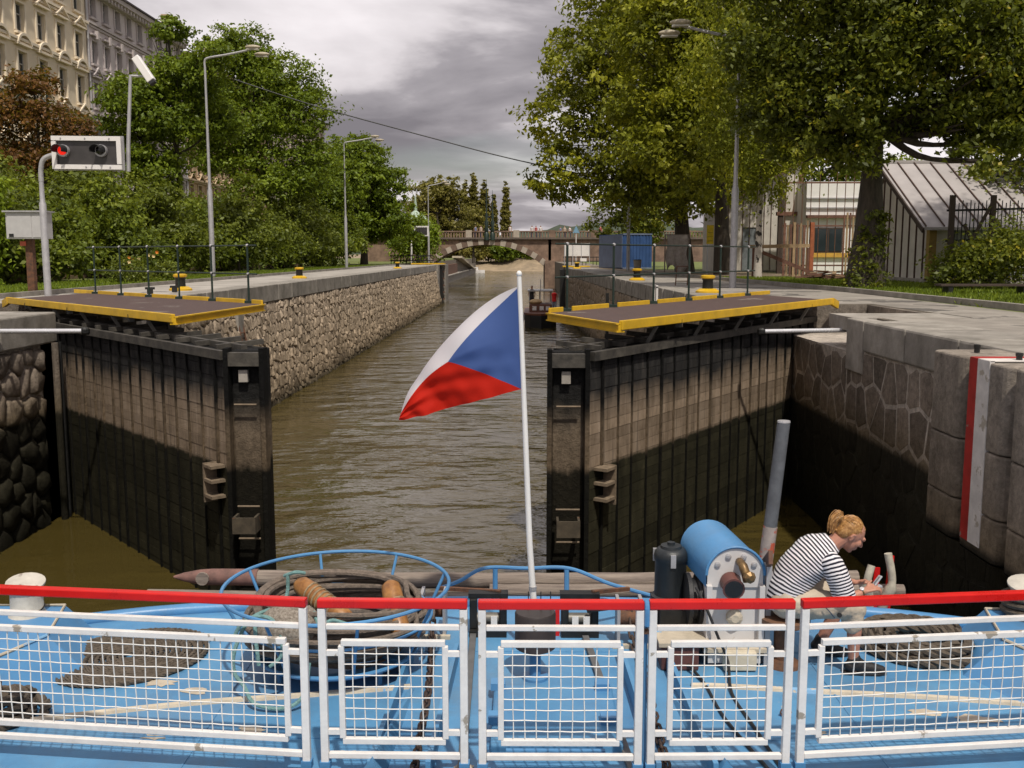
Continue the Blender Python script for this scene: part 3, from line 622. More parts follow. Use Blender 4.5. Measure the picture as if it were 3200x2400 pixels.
for x in (-11.36,-10.42):
    on = x < -11
    h = MB().lathe((x,24.94,7.44),[(0.15,0),(0.15,0.1),(0.13,0.1)],18,(0,-1,0)).build('light_bezel', galv, t, smooth=True)
    m, Nn, Ll, bs = nodes_of('red_lens' if on else 'dark_lens'); bs.inputs['Base Color'].default_value = (0.6,0.01,0.01,1) if on else (0.01,0.01,0.01,1)
    if on: bs.inputs['Emission Color'].default_value = (1,0.02,0.01,1); bs.inputs['Emission Strength'].default_value = 0.7
    bs.inputs['Roughness'].default_value = 0.15
    MB().sphere((x,24.83,7.44),(0.11,0.05,0.11),14,9).build('lens', m, h, smooth=True)
    hd = MB(); n_=12
    for k in range(n_):
        a0 = R(-20+220*k/n_); a1 = R(-20+220*(k+1)/n_)
        f_ = lambda a,y,r: (x-0.06*(24.85-y)/.25+r*math.cos(a),y,7.44+r*math.sin(a))
        hd.add([f_(a0,24.85,.14),f_(a1,24.85,.14),f_(a1,24.62,.135),f_(a0,24.62,.135)],[(0,1,2,3)])
    o = hd.build('hood', rubber, h); o.modifiers.new('s','SOLIDIFY').thickness = 0.012
for x in (-11.4,-10.8,-10.2):
    for z in (7.745,7.055): MB().lathe((x,24.87,z-(x+11.64)*0.012),[(0.02,0),(0.02,0.015)],8,(0,-1,0)).build('bolt', galv, t)
# floodlight / camera on a thin mast behind the signal
t = thing('mast_camera', 'white tube camera tilted on a thin grey mast behind the signal board', 'camera', (-9.84,25.1,6.95))
MB().tube([(-9.84,25.09,6.95),(-9.82,25.1,7.6),(-9.72,25.2,9.3)],[0.05,0.05,0.04],8).build('mast', galv, t, smooth=True)
MB().tube([(-9.72,25.2,9.28),(-9.25,25.2,9.26)],0.03,8).build('arm', galv, t)
MB().bar((-9.57,25.2,9.72),(-9.16,25.1,9.13),0.17,0.19,up=(1,0,0.6)).build('housing', wframe, t, bevel=0.02)
MB().bar((-9.16,25.1,9.13),(-9.12,25.09,9.07),0.14,0.15,up=(1,0,0.6)).build('lens_end', rubber, t)
# control cabinet
t = thing('control_cabinet', 'grey steel control cabinet on a dark post at the left edge', 'cabinet', (-12.9,26,3.85))
MB().box(-12.98,-12.8,25.95,26.12,3.85,5.3).build('post', rust, t)
MB().box(-13.35,-12.35,25.75,26.2,5.3,5.98).build('body', mat('grey_cabinet',(0.5,0.49,0.49),0.5,0.12,4), t, bevel=0.01)
MB().box(-13.4,-12.3,25.68,26.25,5.98,6.02).build('roof', galv, t)
for x0,x1 in ((-13.3,-12.68),(-12.66,-12.4)): MB().box(x0,x1,25.735,25.75,5.34,5.92).build('door', MATS['grey_cabinet'], t)
MB().box(-13.27,-13.15,25.728,25.737,5.35,5.43).build('plate', rubber, t)
MB().box(-13.1,-12.95,25.92,25.95,5.12,5.24).build('red_tag', mat('orange_tag',(0.6,0.12,0.06),0.5), t)

# ------------------------------------------------------------------ town houses on the left
def mk(c, n): return mat(n, c, 0.85, 0.12, 0.8, bump=0.2, bscale=20, rand=0.0)
def town_house(y0, y1, col, colt, eave, label, rows, style, roofc=(0.06,0.05,0.05), nwin=8):
    X = -32.0; h = thing('town_house', label, 'building', (X,(y0+y1)/2,3.85), 'town houses on the left bank')
    wm1 = mk(col,'plaster_'+style); tm = mk(colt,'trim_'+style)
    pitch = (y1-y0)/nwin; ww = pitch*0.40
    # wall with openings: vertical piers between windows and bands between rows
    levels = [3.85] + [v for r in rows for v in (r[0], r[1])] + [eave]
    wall = MB()
    for i in range(0, len(levels), 2): wall.box(X-0.35, X, y0, y1, levels[i], levels[i+1])
    for (za, zb, ped) in rows:
        ys = [y0] + [v for k in range(nwin) for v in (y0+pitch*(k+.5)-ww/2, y0+pitch*(k+.5)+ww/2)] + [y1]
        for i in range(0, len(ys), 2): wall.box(X-0.35, X, ys[i], ys[i+1], za, zb)
    wall.box(X-12, X-0.36, y0, y1, 3.85, eave); wall.build('wall', wm1, h)
    for (za, zb, ped) in rows:
        for k in range(nwin):
            yc = y0+pitch*(k+.5); a, b = yc-ww/2, yc+ww/2
            wn = MB()
            for (p,q,r,s_) in ((a,a+.07,za,zb),(b-.07,b,za,zb),(a,b,za,za+.07),(a,b,zb-.07,zb),(yc-.04,yc+.04,za,zb),(a,b,za+(zb-za)*.62,za+(zb-za)*.62+.07)): wn.box(X-0.28,X-0.2,p,q,r,s_)
            o = wn.build('window', mat('window_wood_'+style, (0.42,0.40,0.37) if style!='grey' else (0.40,0.385,0.38),0.6,0.1), h)
            MB().box(X-0.27,X-0.25,a,b,za,zb).build('pane', glass_dark, o)
            MB().box(X,X+0.22,a-0.2,b+0.2,za-0.2,za-0.05).build('sill', tm, h)
            sr = MB()
            sr.box(X,X+0.08,a-0.2,a-0.02,za,zb+0.12); sr.box(X,X+0.08,b+0.02,b+0.2,za,zb+0.12); sr.box(X,X+0.1,a-0.02,b+0.02,zb+0.01,zb+0.12)
            sr.build('surround', tm, h)
            if ped:
                pm = MB(); zb2 = zb+0.35; pm.box(X,X+0.3,a-0.38,b+0.38,zb2,zb2+0.12)
                if ped == 'tri':
                    for (p,q) in ((a-0.42,yc),(b+0.42,yc)): pm.bar((X+0.17,p,zb2+0.16),(X+0.17,q,zb2+0.75),0.34,0.13,up=(1,0,0)) if False else pm.extrude([(X,p,zb2+0.12),(X,p+(0.12 if p<q else -0.12),zb2+0.12),(X,q,zb2+0.66),(X,q,zb2+0.80)],(0.32,0,0))
                elif ped == 'arc':
                    pr = None
                    for i in range(11):
                        an = R(15+15*i); c_ = ((b-a)/2+0.42); pt = (yc+c_*math.cos(an), zb2-0.1+0.9*math.sin(an)); pi = (yc+(c_-.14)*math.cos(an), zb2-0.1+0.74*math.sin(an))
                        if pr: pm.extrude([(X,pr[0][0],pr[0][1]),(X,pt[0],pt[1]),(X,pi[0],pi[1]),(X,pr[1][0],pr[1][1])],(0.32,0,0))
                        pr = (pt,pi)
                elif ped == 'key':
                    pm.box(X,X+0.4,yc-0.15,yc+0.15,zb2-0.2,zb2+0.4)
                pm.build('pediment', tm, h)
        MB().box(X,X+0.26,y0,y1,za-0.62,za-0.45).build('string_course', tm, h)
        MB().box(X,X+0.15,y0,y1,za-0.8,za-0.66).build('string_course', tm, h)
    cn = MB(); cn.box(X,X+0.7,y0-0.1,y1+0.1,eave-0.2,eave+0.15); cn.box(X,X+0.45,y0,y1,eave-0.5,eave-0.2)
    k = y0+0.3
    while k < y1-0.3: cn.box(X,X+0.6,k,k+0.22,eave-0.48,eave-0.2); k += 0.62
    cn.build('cornice', tm, h)
    rf = MB(); rf.add([(X+0.85,y0-.1,eave+0.15),(X+0.85,y1+.1,eave+0.15),(X-6,y1+.1,eave+4.2),(X-6,y0-.1,eave+4.2),(X+0.85,y0-.1,eave+0.28),(X+0.85,y1+.1,eave+0.28),(X-6,y1+.1,eave+4.4),(X-6,y0-.1,eave+4.4)],[(0,1,5,4),(4,5,6,7),(1,2,6,5),(0,4,7,3)])
    rf = rf.build('roof', mat('roof_'+style, roofc, 0.8, 0.3, 3), h)
    for c_ in (0.3,0.75): MB().box(X-5,X-4.2,y0+(y1-y0)*c_,y0+(y1-y0)*c_+1.1,eave+3,eave+5.6).build('chimney', tm, rf)
    MB().tube([(X+0.12,y1-0.02,4),(X+0.12,y1-0.02,eave)],0.08,6).build('downpipe', galv, h)
R1 = [(6.0,8.3,None),(9.2,11.6,'tri'),(12.6,14.6,'tri'),(15.75,17.7,'arc'),(18.95,20.7,'tri'),(22.2,23.75,None)]
R2 = [(6.0,8.3,None),(9.2,11.6,None),(12.6,14.4,'key'),(15.8,17.6,'tri'),(19.0,20.6,'key'),(22.35,23.8,None)]
town_house(44,74.9,(0.78,0.67,0.50),(0.79,0.69,0.54),25.6,'cream yellow town house with pediments over its windows, at top left',R1,'cream',nwin=11)
town_house(75,95.5,(0.60,0.54,0.53),(0.52,0.465,0.455),24.4,'pale grey town house with dark eaves next to the cream one',R2,'grey',nwin=9)
town_house(95.6,126,(0.48,0.33,0.20),(0.5,0.38,0.25),23.6,'orange ochre town house mostly hidden behind the tall green trees',R1[:-1],'ochre',nwin=12)
town_house(126.1,162,(0.50,0.42,0.36),(0.5,0.44,0.38),25.0,'far pink cream town house ending right of the tall green trees',R2,'pinkish',(0.22,0.08,0.05),nwin=12)

# ------------------------------------------------------------------ trees
LEAF = {
 'green': leafmat('leaf_green', [(0,(0.026,0.034,0.007)),(0.45,(0.068,0.08,0.015)),(0.8,(0.115,0.125,0.022)),(1,(0.17,0.17,0.034))]),
 'fresh': leafmat('leaf_fresh', [(0,(0.03,0.042,0.006)),(0.5,(0.078,0.10,0.013)),(1,(0.145,0.165,0.024))]),
 'dark': leafmat('leaf_dark', [(0,(0.018,0.021,0.006)),(0.5,(0.06,0.066,0.014)),(0.85,(0.11,0.105,0.018)),(1,(0.24,0.16,0.022))], 0.35, k=(2.05,2.3,1.2)),
 'linden': leafmat('leaf_linden', [(0,(0.03,0.032,0.006)),(0.4,(0.09,0.09,0.013)),(0.75,(0.165,0.15,0.02)),(0.93,(0.21,0.175,0.022)),(1,(0.27,0.185,0.02))], k=(2.1,2.35,1.1)),
 'birch': leafmat('leaf_birch', [(0,(0.04,0.052,0.01)),(0.5,(0.11,0.125,0.018)),(1,(0.24,0.23,0.03))], 0.45, k=(2.2,2.2,1.2)),
 'copper': leafmat('leaf_copper', [(0,(0.025,0.012,0.007)),(0.5,(0.075,0.036,0.014)),(1,(0.14,0.075,0.025))], 0.3, k=(2.15,1.95,1.2)),
 'olive': leafmat('leaf_olive', [(0,(0.045,0.046,0.016)),(0.5,(0.09,0.088,0.03)),(1,(0.14,0.135,0.045))], 0.25, k=(2.15,1.95,1.2)),
 'willow': leafmat('leaf_willow', [(0,(0.05,0.07,0.01)),(0.5,(0.12,0.15,0.022)),(1,(0.20,0.22,0.04))], 0.4),
 'shrub': leafmat('leaf_shrub', [(0,(0.024,0.03,0.008)),(0.5,(0.065,0.072,0.017)),(0.9,(0.125,0.13,0.03)),(1,(0.22,0.21,0.07))]),
}
def leaves(name, root, lobes, nclump, per, leaf, m, seed, flat=0.6, cr=0.16, droop=0.0, shell=0.55, asp=0.55):
    g = np.random.default_rng(seed); lobes = np.array(lobes, float)
    wgt = (lobes[:,3]*lobes[:,4]*lobes[:,5])**(2/3); wgt /= wgt.sum()
    li = g.choice(len(lobes), nclump, p=wgt); lb_ = lobes[li]
    d = g.normal(size=(nclump,3)); d /= np.linalg.norm(d,axis=1)[:,None]
    rr = shell + (1-shell)*g.random(nclump)**0.6; inner = g.random(nclump) < 0.16; rr[inner] *= g.random(inner.sum())*0.9
    cc = lb_[:,:3] + d*rr[:,None]*lb_[:,3:6]
    size = (lb_[:,3:6].mean(axis=1))*cr*(0.6+0.9*g.random(nclump))
    ct = g.random(nclump)
    n = nclump*per; ci = np.repeat(np.arange(nclump), per)
    off = g.normal(size=(n,3))*0.62; off[:,2] *= flat
    if droop: off[:,2] = -np.abs(g.normal(size=n))*droop; off[:,:2] *= 0.55
    p = cc[ci] + off*size[ci][:,None]
    out = d[ci]
    nr = 0.55*out + np.array([0,0,0.55]) + 0.75*g.normal(size=(n,3)); nr /= np.linalg.norm(nr,axis=1)[:,None]
    a = g.normal(size=(n,3)); 
    if droop: a[:,2] -= 2.2; a *= 1.0
    a -= nr*(a*nr).sum(1)[:,None]; a /= np.linalg.norm(a,axis=1)[:,None]+1e-9
    b = np.cross(nr,a); s = leaf*(0.65+0.7*g.random(n))[:,None]*0.5
    fold = nr*s*0.25
    V = np.stack([p-a*s, p+b*s*asp+fold, p+a*s, p-b*s*asp+fold],1).reshape(-1,3) - np.array(BASE[root])
    me = bpy.data.meshes.new(name); me.vertices.add(4*n); me.vertices.foreach_set('co', V.astype(np.float32).ravel())
    me.loops.add(4*n); me.loops.foreach_set('vertex_index', np.arange(4*n,dtype=np.int32))
    me.polygons.add(n); me.polygons.foreach_set('loop_start', np.arange(0,4*n,4,dtype=np.int32))
    me.update(calc_edges=True)
    at = me.attributes.new('tint','FLOAT','FACE'); tv = np.clip(0.62*ct[ci]+0.38*g.random(n),0,1); at.data.foreach_set('value', tv.astype(np.float32))
    me.materials.append(m); o = bpy.data.objects.new(name, me); C.objects.link(o); o.parent = root; BASE[o] = BASE[root]; return o
def tree(name, label, base, lobes, kind, nclump, per, leaf, seed, tr=0.3, group='trees', lean=(0,0), straight=False, barkm=None, cat='tree', **kw):
    t = thing(name, label, cat, base, group); g = random.Random(seed); b = Vector(base)
    cz = sum(l[2] for l in lobes)/len(lobes); cx = sum(l[0] for l in lobes)/len(lobes); cy = sum(l[1] for l in lobes)/len(lobes)
    if straight: cx, cy = b.x, b.y
    topz = max(l[2] for l in lobes); mb = MB(); hgt = topz-b.z
    tp = []
    for i in range(7):
        f = i/6; tp.append((b.x+(cx-b.x)*f**1.5*0.7+lean[0]*f+g.uniform(-1,1)*tr*.3*(i>0), b.y+(cy-b.y)*f**1.5*0.7+lean[1]*f, b.z-0.1+hgt*f))
    mb.tube(tp, [tr*1.5, tr*1.05]+[tr*(1-0.8*i/6) for i in range(2,7)], 10)
    for l in lobes:
        k = max(3, min(5, int((l[2]-b.z)/hgt*6*0.8))); s = Vector(tp[k])
        e_ = Vector(l[:3]); m_ = (s+e_)/2 + Vector((g.uniform(-.4,.4),g.uniform(-.4,.4),-0.1*(e_-s).length))
        mb.tube(catmull([s,m_,e_],4), [tr*0.30]*3+[tr*.25]*2+[tr*0.18]*2+[tr*0.12]*2, 6)
        for q in range(5):
            d = Vector((g.gauss(0,1),g.gauss(0,1),g.gauss(0.2,.7))).normalized(); e2 = e_ + Vector((d.x*l[3],d.y*l[4],d.z*l[5]))*0.8
            mb.tube([m_.lerp(e_,0.6), m_.lerp(e2,0.6), e2], [tr*.15,tr*.1,tr*.03], 5)
    mb.build('trunk', barkm or bark, t, smooth=True)
    leaves('crown', t, lobes, nclump, per, leaf, LEAF[kind], seed, **kw); return t
def lob(seed, c, r, n, k=0.55, zmin=None):
    """n lobes spread in an ellipsoid c, r"""
    g = random.Random(seed); out = []
    for i in range(n):
        d = Vector((g.gauss(0,1),g.gauss(0,1),g.gauss(0,1))).normalized()*g.uniform(0.45,0.72)
        z = c[2]+d.z*r[2]
        f = g.uniform(0.8,1.2)*k
        out.append((c[0]+d.x*r[0], c[1]+d.y*r[1], z, r[0]*f, r[1]*f, r[2]*f*0.85))
    return out
# left bank
tree('green_tree','tall feathery green tree on left bank, left of the tall lamp post',(-19.8,58,3.9),
     [(-19.6,58,14.6,2.3,2.3,1.5),(-17.8,57,15.6,1.7,1.7,1.2),(-21.8,57,13.6,1.9,1.9,1.3),(-22.4,58,11.9,1.8,1.8,1.1),(-19.9,57,12.2,2.0,2,1.2),(-20.2,58,17.4,1.2,1.2,0.9),(-18.0,59,12.8,2,2,1.4),(-21.0,57,9.8,2.0,2,1.2)],'fresh',420,72,0.24,11,tr=0.22,group='left bank trees',cr=0.3,shell=0.35,flat=0.45)
tree('green_tree','tall green tree on left bank, right of the tall lamp post',(-20.2,76,3.9),
     [(-20.3,76,19.5,2.8,2.8,2.0),(-18.0,76,17.5,3.0,3,2.0),(-22.6,76,17.0,2.8,2.8,2),(-16.3,75,15.0,2.6,2.6,1.9),(-20,75,14.5,3.2,3,2.2),(-16.2,75,11.5,2.8,2.8,2.0),(-23.4,76,13,2.6,2.6,2),(-19,75,10.5,3.2,3,2.2),(-22,75,20.3,1.5,1.5,1.1)],'fresh',520,80,0.28,12,tr=0.28,group='left bank trees',cr=0.28,shell=0.35,flat=0.5)
tree('copper_tree','copper brown leaved small tree in front of the cream town house',(-22.8,48,3.9),
     [(-22.6,48,11.2,1.6,1.6,1.1),(-24.4,48,11.6,1.5,1.5,1.1),(-21.2,48,10.6,1.1,1.1,.9),(-23.2,48,12.8,1.2,1.2,.8),(-25.4,48,10.2,1.5,1.5,1.2),(-22.0,48,9.6,1.3,1.3,.8),(-24,48,9.2,1.7,1.7,.9)],'copper',300,42,0.2,13,tr=0.14,group='left bank trees',cr=0.3,shell=0.35)
tree('green_tree','mid green tree filling the gap left of the round tree',(-19,93,3.9),lob(23,(-18.6,93,10.6),(4.2,3.6,5.4),8,0.52),'fresh',360,56,0.32,17,tr=0.25,group='left bank trees',cr=0.22)
tree('round_tree','round dense green tree behind the second left lamp post',(-16.6,104,3.9), lob(21,(-17.2,104,10.4),(5.6,5,6.2),11,0.5)+[(-13.0,103,7.6,2.6,2.6,2.6)],'fresh',560,62,0.36,14,tr=0.3,group='left bank trees',cr=0.2)
tree('willow_tree','pale green willow hanging over the far left quay by the bridge',(-12.4,118,3.9),[(-12.6,118,8.6,2.0,2.0,1.4),(-11.6,117,7.8,1.6,1.6,1.4),(-14.2,118,7.8,1.7,1.7,1.4)],'willow',150,60,0.34,15,tr=0.2,group='left bank trees',cr=0.55,droop=1.5)
tree('willow_tree','yellow green weeping willow at the far left edge behind the cabinet',(-18.6,33,3.9),[(-18.8,33,7.4,1.3,1.3,.8),(-17.9,33,6.9,1.0,1.0,.7),(-19.8,33,7.0,1.2,1.2,.8)],'willow',190,55,0.2,16,tr=0.12,group='left bank trees',cr=0.6,droop=1.9)
gs = random.Random(5)
shr = [(-17.8,34.5,1.6,4.0,'rounded shrub on left bank just right of the signal post'),(-16.9,38,1.7,3.8,'shrub on left bank under the signal board'),(-19.5,40,2.0,5.2,'tall shrub on left bank directly behind the signal board'),(-16.8,43.5,1.8,4.4,'shrub on left bank left of the tall lamp post foot'),(-19.2,47,2.2,5.6,'tall shrub on left bank behind the tall lamp post'),
       (-16.6,49,2.0,4.3,'shrub on left bank right of the tall lamp post foot'),(-17.6,55,2.4,5.4,'broad shrub on left bank between the two lamp posts, nearer'),(-16.4,62,2.3,4.6,'low broad shrub on left bank between the two lamp posts'),(-18.2,67,2.8,6.4,'tall dark shrub on left bank below the tall green tree'),(-16.3,73,2.5,5.0,'shrub on left bank left of the second lamp post'),
       (-17.0,82,3.0,6.2,'tall shrub on left bank right of the second lamp post'),(-15.8,90,2.6,4.6,'low shrub on left bank in front of the round tree'),(-24.5,52,3.0,6.0,'shrub mass in front of the town houses under the copper tree'),(-27,62,3.4,6.5,'far shrub mass in front of the grey town house'),(-21.5,36,2.2,5.0,'shrub at left edge behind the signal post')]
for i,(x,y,r,h,lab) in enumerate(shr):
    x -= 1.3
    lo = [(x+gs.uniform(-.5,.5)*r,y+gs.uniform(-.5,.5)*r,3.85+h*f,r*k,r*k,h*0.24) for f,k in ((0.26,0.95),(0.42,0.9),(0.6,0.85),(0.8,0.6),(0.34,0.8))]
    tree('shrub',lab,(x,y,3.86),lo,('shrub','green','shrub','green','shrub')[i%5],230,46,0.15+0.0016*y,100+i,tr=0.07,group='shrubs on the left bank',cat='shrub',cr=0.3,shell=0.4)
fb = thing('flower_bush','low bush with orange and yellow flowers in front of the left shrubs','bush',(-14.3,36,3.86))
leaves('foliage',fb,[(-14.3,36,4.3,0.8,0.8,0.45),(-13.7,38,4.2,.6,.6,.35)],70,40,0.12,LEAF['shrub'],77,cr=0.4)
flm = [mat('orange_petal',(0.8,0.25,0.02),0.6), mat('cream_petal',(0.8,0.62,0.3),0.6)]
for k in range(9):
    p = (-14.4+gs.uniform(-.6,1.3),35.3+gs.uniform(-.2,1.6),4.2+gs.uniform(0,.8)); fl = MB()
    for q in range(6):
        a = q*math.pi/3; fl.add([p,(p[0]+.055*math.cos(a-.4),p[1]-.03,p[2]+.055*math.sin(a-.4)),(p[0]+.065*math.cos(a),p[1]-.05,p[2]+.065*math.sin(a)),(p[0]+.055*math.cos(a+.4),p[1]-.03,p[2]+.055*math.sin(a+.4))],[(0,1,2,3)])
    fl.build('flower', flm[k%2], fb)
# sloping stone retaining steps glimpsed between the shrubs
rt = thing('retaining_wall','sloping brown stone stair wall half hidden behind the left shrubs','wall',(-19.5,45,3.85))
MB().extrude([(-19.5,41.5,3.85),(-19.5,44.0,3.85),(-19.5,41.8,6.6),(-19.5,41.5,6.6)],(-0.5,0,0)).build('stair_cheek', mat('brown_stone',(0.25,0.17,0.11),0.9,0.3,2,bump=0.4), rt)
MB().box(-24,-20,40,90,3.85,5.6).build('wall', MATS['brown_stone'], rt)
MB().box(-20.05,-19.4,41.3,44.2,3.86,4.0).build('plinth', MATS['brown_stone'], rt)
# decorative old lamp standard behind the copper tree
ol = thing('ornate_lamp','ornate dark green lamp standard in front of the cream town house','street lamp',(-26.2,52,3.85))
MB().tube([(-24.4,52,3.85),(-24.4,52,13.7)],[0.12,0.06],8).build('pole', green_iron, ol)
MB().lathe((-24.4,52,13.4),[(0.05,0),(0.16,0.1),(0.05,0.25),(0.12,0.5),(0.03,0.9)],10).build('finial', green_iron, ol)
for s_ in (0.0,0.22): MB().tube(catmull([(-24.45-s_,52,11.3),(-24.5-s_,52,12.6),(-25.3,52,13.3-s_),(-26.1+s_,52,12.7),(-26.15+s_,52,12.0)],6),0.035,6).build('scroll_arm', green_iron, ol)
# right bank: lindens over the water, birch, big dark tree
tree('linden_tree','large linden on right bank overhanging the canal, nearest the bridge',(9.75,60.4,3.9),
     lob(31,(8.0,60,14.6),(6.6,5.5,8.2),13,0.48)+[(2.4,59,12.6,2.6,2.6,2.2),(2.2,59,9.6,2.3,2.3,1.7),(3.6,58,15.6,2.6,2.6,2.2),(6.2,58,19,2.6,2.6,2.2),(5.0,59,9.0,2.6,2.6,1.5),(9.4,58,8.6,3.2,3,1.6)],'linden',1150,48,0.30,31,tr=0.42,group='right bank trees',cr=0.2,shell=0.5)
tree('linden_tree','linden on right bank with yellowing leaves above the nearest right lamp',(10.4,52,3.9),
     lob(33,(9.6,50,13.6),(5.0,4.5,6.4),11,0.5)+[(6.4,49,17.3,2.4,2.4,1.8),(7.0,49,10.0,2.4,2.4,1.5)],'linden',900,46,0.25,32,tr=0.36,group='right bank trees',cr=0.21,shell=0.5)
birch_bark = mat('birch_bark',(0.55,0.5,0.44),0.8,0.2,6,patch=(0.04,0.035,0.03),pscale=3.2,pth=0.56,mapscale=(2,2,5))
tree('birch_tree','slender white barked birch beside the boarded shed',(10.3,44,3.9),
     [(10.3,43.5,8.8,1.9,1.9,1.3),(9.0,43,10.4,1.8,1.8,1.4),(11.4,43.5,10.6,1.7,1.7,1.3),(10,43,12.4,2.2,2.2,1.5),(8.2,42.5,13.2,1.8,1.8,1.4),(11.4,43,13.8,2,2,1.4),(9.6,43,15.8,2.2,2,1.5)],'birch',360,56,0.17,34,tr=0.13,group='right bank trees',barkm=birch_bark,cr=0.42,droop=0.9)
tree('big_tree','huge dark tree with ivy clad trunk on right bank before the shed',(10.3,30.2,3.85),
     [(8.4,29.6,12.6,2.3,2.3,1.5),(6.9,30.5,13.6,2.2,2.2,1.4),(10.6,29,13.4,2.6,2.4,1.5),(13.2,29,13.1,2.4,2.4,1.5),(15.2,29.5,11.8,2.2,2.2,1.5),(12.6,28.4,11.2,2.0,2,1.2),(14.4,29,9.9,1.9,1.9,1.1),(8.9,29.4,10.6,1.9,1.9,1.0),(7.2,30,10.9,1.8,1.8,1.0),(11.6,29.4,8.9,1.5,1.5,0.7),(9.4,29.6,8.4,1.3,1.3,.6),(12.8,28.6,8.0,1.1,1.1,.7),(16.4,30,13.8,2.2,2.2,1.5),(10.5,33,11.5,3.2,2,2.0),(8.8,29,9.3,1.7,1.6,.9),(7.4,30,9.7,1.5,1.5,.9),(12.2,28.6,9.6,1.9,1.6,1.0),(13.9,29,8.9,1.5,1.5,.8),(15.6,29.5,9.6,1.7,1.6,1.1),(10.4,28.2,10.4,2.0,1.6,1.1),(10.4,28.3,12.0,2.2,1.6,1.3),(8.3,29.3,8.5,1.2,1.1,.65),(7.2,30,8.9,1.2,1.2,.7),(9.5,28.9,7.7,0.9,0.9,.5),(12.9,28.4,8.5,1.3,1.2,.7),(12.3,27.6,7.4,.7,.7,.5),(8.0,29.2,7.9,1.0,1.0,.5),(9.0,28.6,8.7,1.2,1,.7)],'dark',1950,46,0.17,35,straight=True,tr=0.42,group='right bank trees',cr=0.27,shell=0.4)
tree('row_tree','next tree of the right bank row, standing just outside the right edge',(14.5,14.5,3.85),[(14.0,14.5,10.5,2.6,2.6,1.6),(12.6,13,11.4,2.0,2,1.4),(15.6,13,12,2.4,2.4,1.6),(14.4,16.5,12.4,2.4,2.4,1.5),(13.2,11.4,9.6,1.7,1.7,1.1)],'dark',300,40,0.2,44,tr=0.36,group='right bank trees',cr=0.3,shell=0.4)
iv = thing('ivy','ivy growing round the foot of the huge dark tree trunk','ivy',(10.3,30,3.85))
leaves('foliage',iv,[(10.3,30,4.1,0.6,0.55,0.4),(10.3,30,4.9,0.48,0.45,0.6),(10.4,29.9,5.8,0.42,0.42,0.4)],130,26,0.13,LEAF['dark'],78,cr=0.3,shell=0.8)
tree('dark_tree','dark tree at the right edge of the picture beyond the metal fence',(18.6,40,3.85),
     [(18.4,38,7.6,2.0,2,1.6),(19.4,38,10.2,2.2,2.2,1.5),(20.6,38,12.6,2.2,2.2,1.6),(17.8,39,12.4,1.8,1.8,1.3)],'dark',280,42,0.22,36,tr=0.25,group='right bank trees',cr=0.3,shell=0.35)
tree('back_tree','sunlit tree behind the sheds seen between the trunks',(21,72,3.85),lob(41,(21,72,10.5),(7,4,6.5),8,0.5),'green',330,44,0.34,37,tr=0.3,group='right bank trees',cr=0.22)
tree('back_tree','tree behind the blue container on right bank',(8.6,84,3.85),lob(42,(9.2,84,9.0),(4.2,3,4.6),7,0.55),'dark',300,44,0.30,38,tr=0.3,group='right bank trees',cr=0.24)
tree('back_tree','tree behind the linden trunks hiding the boarded shed gable',(15.6,66,3.85),lob(43,(15,66,11),(4.5,3,5.5),7,0.55),'linden',300,44,0.32,39,tr=0.3,group='right bank trees',cr=0.24)
# dark hedge at the right edge
hd = thing('hedge','dark shaded hedge at the right edge in front of the metal fence','hedge',(13.4,28,3.85))
leaves('foliage',hd,[(13.2,28.4,4.8,1.0,0.8,.8),(14.2,28.6,5.0,1.2,0.9,1.0),(12.3,28.6,4.5,.8,.7,.6)],170,42,0.13,LEAF['dark'],79,cr=0.4,shell=0.4)
# grass tufts (one mass)
def tufts(name, boxes, n, seed, label):
    g = np.random.default_rng(seed); V=[]; 
    P = []
    for (x0,x1,y0,y1,k) in boxes: P.append(np.stack([g.uniform(x0,x1,int(n*k)), g.uniform(y0,y1,int(n*k)), np.full(int(n*k),3.85)],1))
    P = np.concatenate(P); n = len(P); a = g.uniform(0,6.28,n); s = 0.02+0.02*g.random(n); h = 0.05+0.10*g.random(n)
    dx = np.stack([np.cos(a)*s,np.sin(a)*s,np.zeros(n)],1); tip = np.stack([g.normal(0,.04,n),g.normal(0,.04,n),h],1)
    V = np.stack([P-dx,P+dx,P+tip],1).reshape(-1,3)
    me = bpy.data.meshes.new(name); me.from_pydata(V.tolist(),[],np.arange(3*n).reshape(-1,3).tolist())
    at = me.attributes.new('tint','FLOAT','FACE'); at.data.foreach_set('value', g.random(n).astype(np.float32)); me.materials.append(LEAF['fresh'])
    o = bpy.data.objects.new(name,me); C.objects.link(o); stuff(o); tag(o,label,'grass')
tufts('left_grass',[(-16.5,-12.7,22,50,1),(-16.5,-12.7,50,95,.6)],26000,1,'short green grass on the left bank lawn')
tufts('right_grass',[(9.2,16,20,34,.9),(8.6,14,34,44,.5)],26000,2,'short green grass on the right bank lawn')

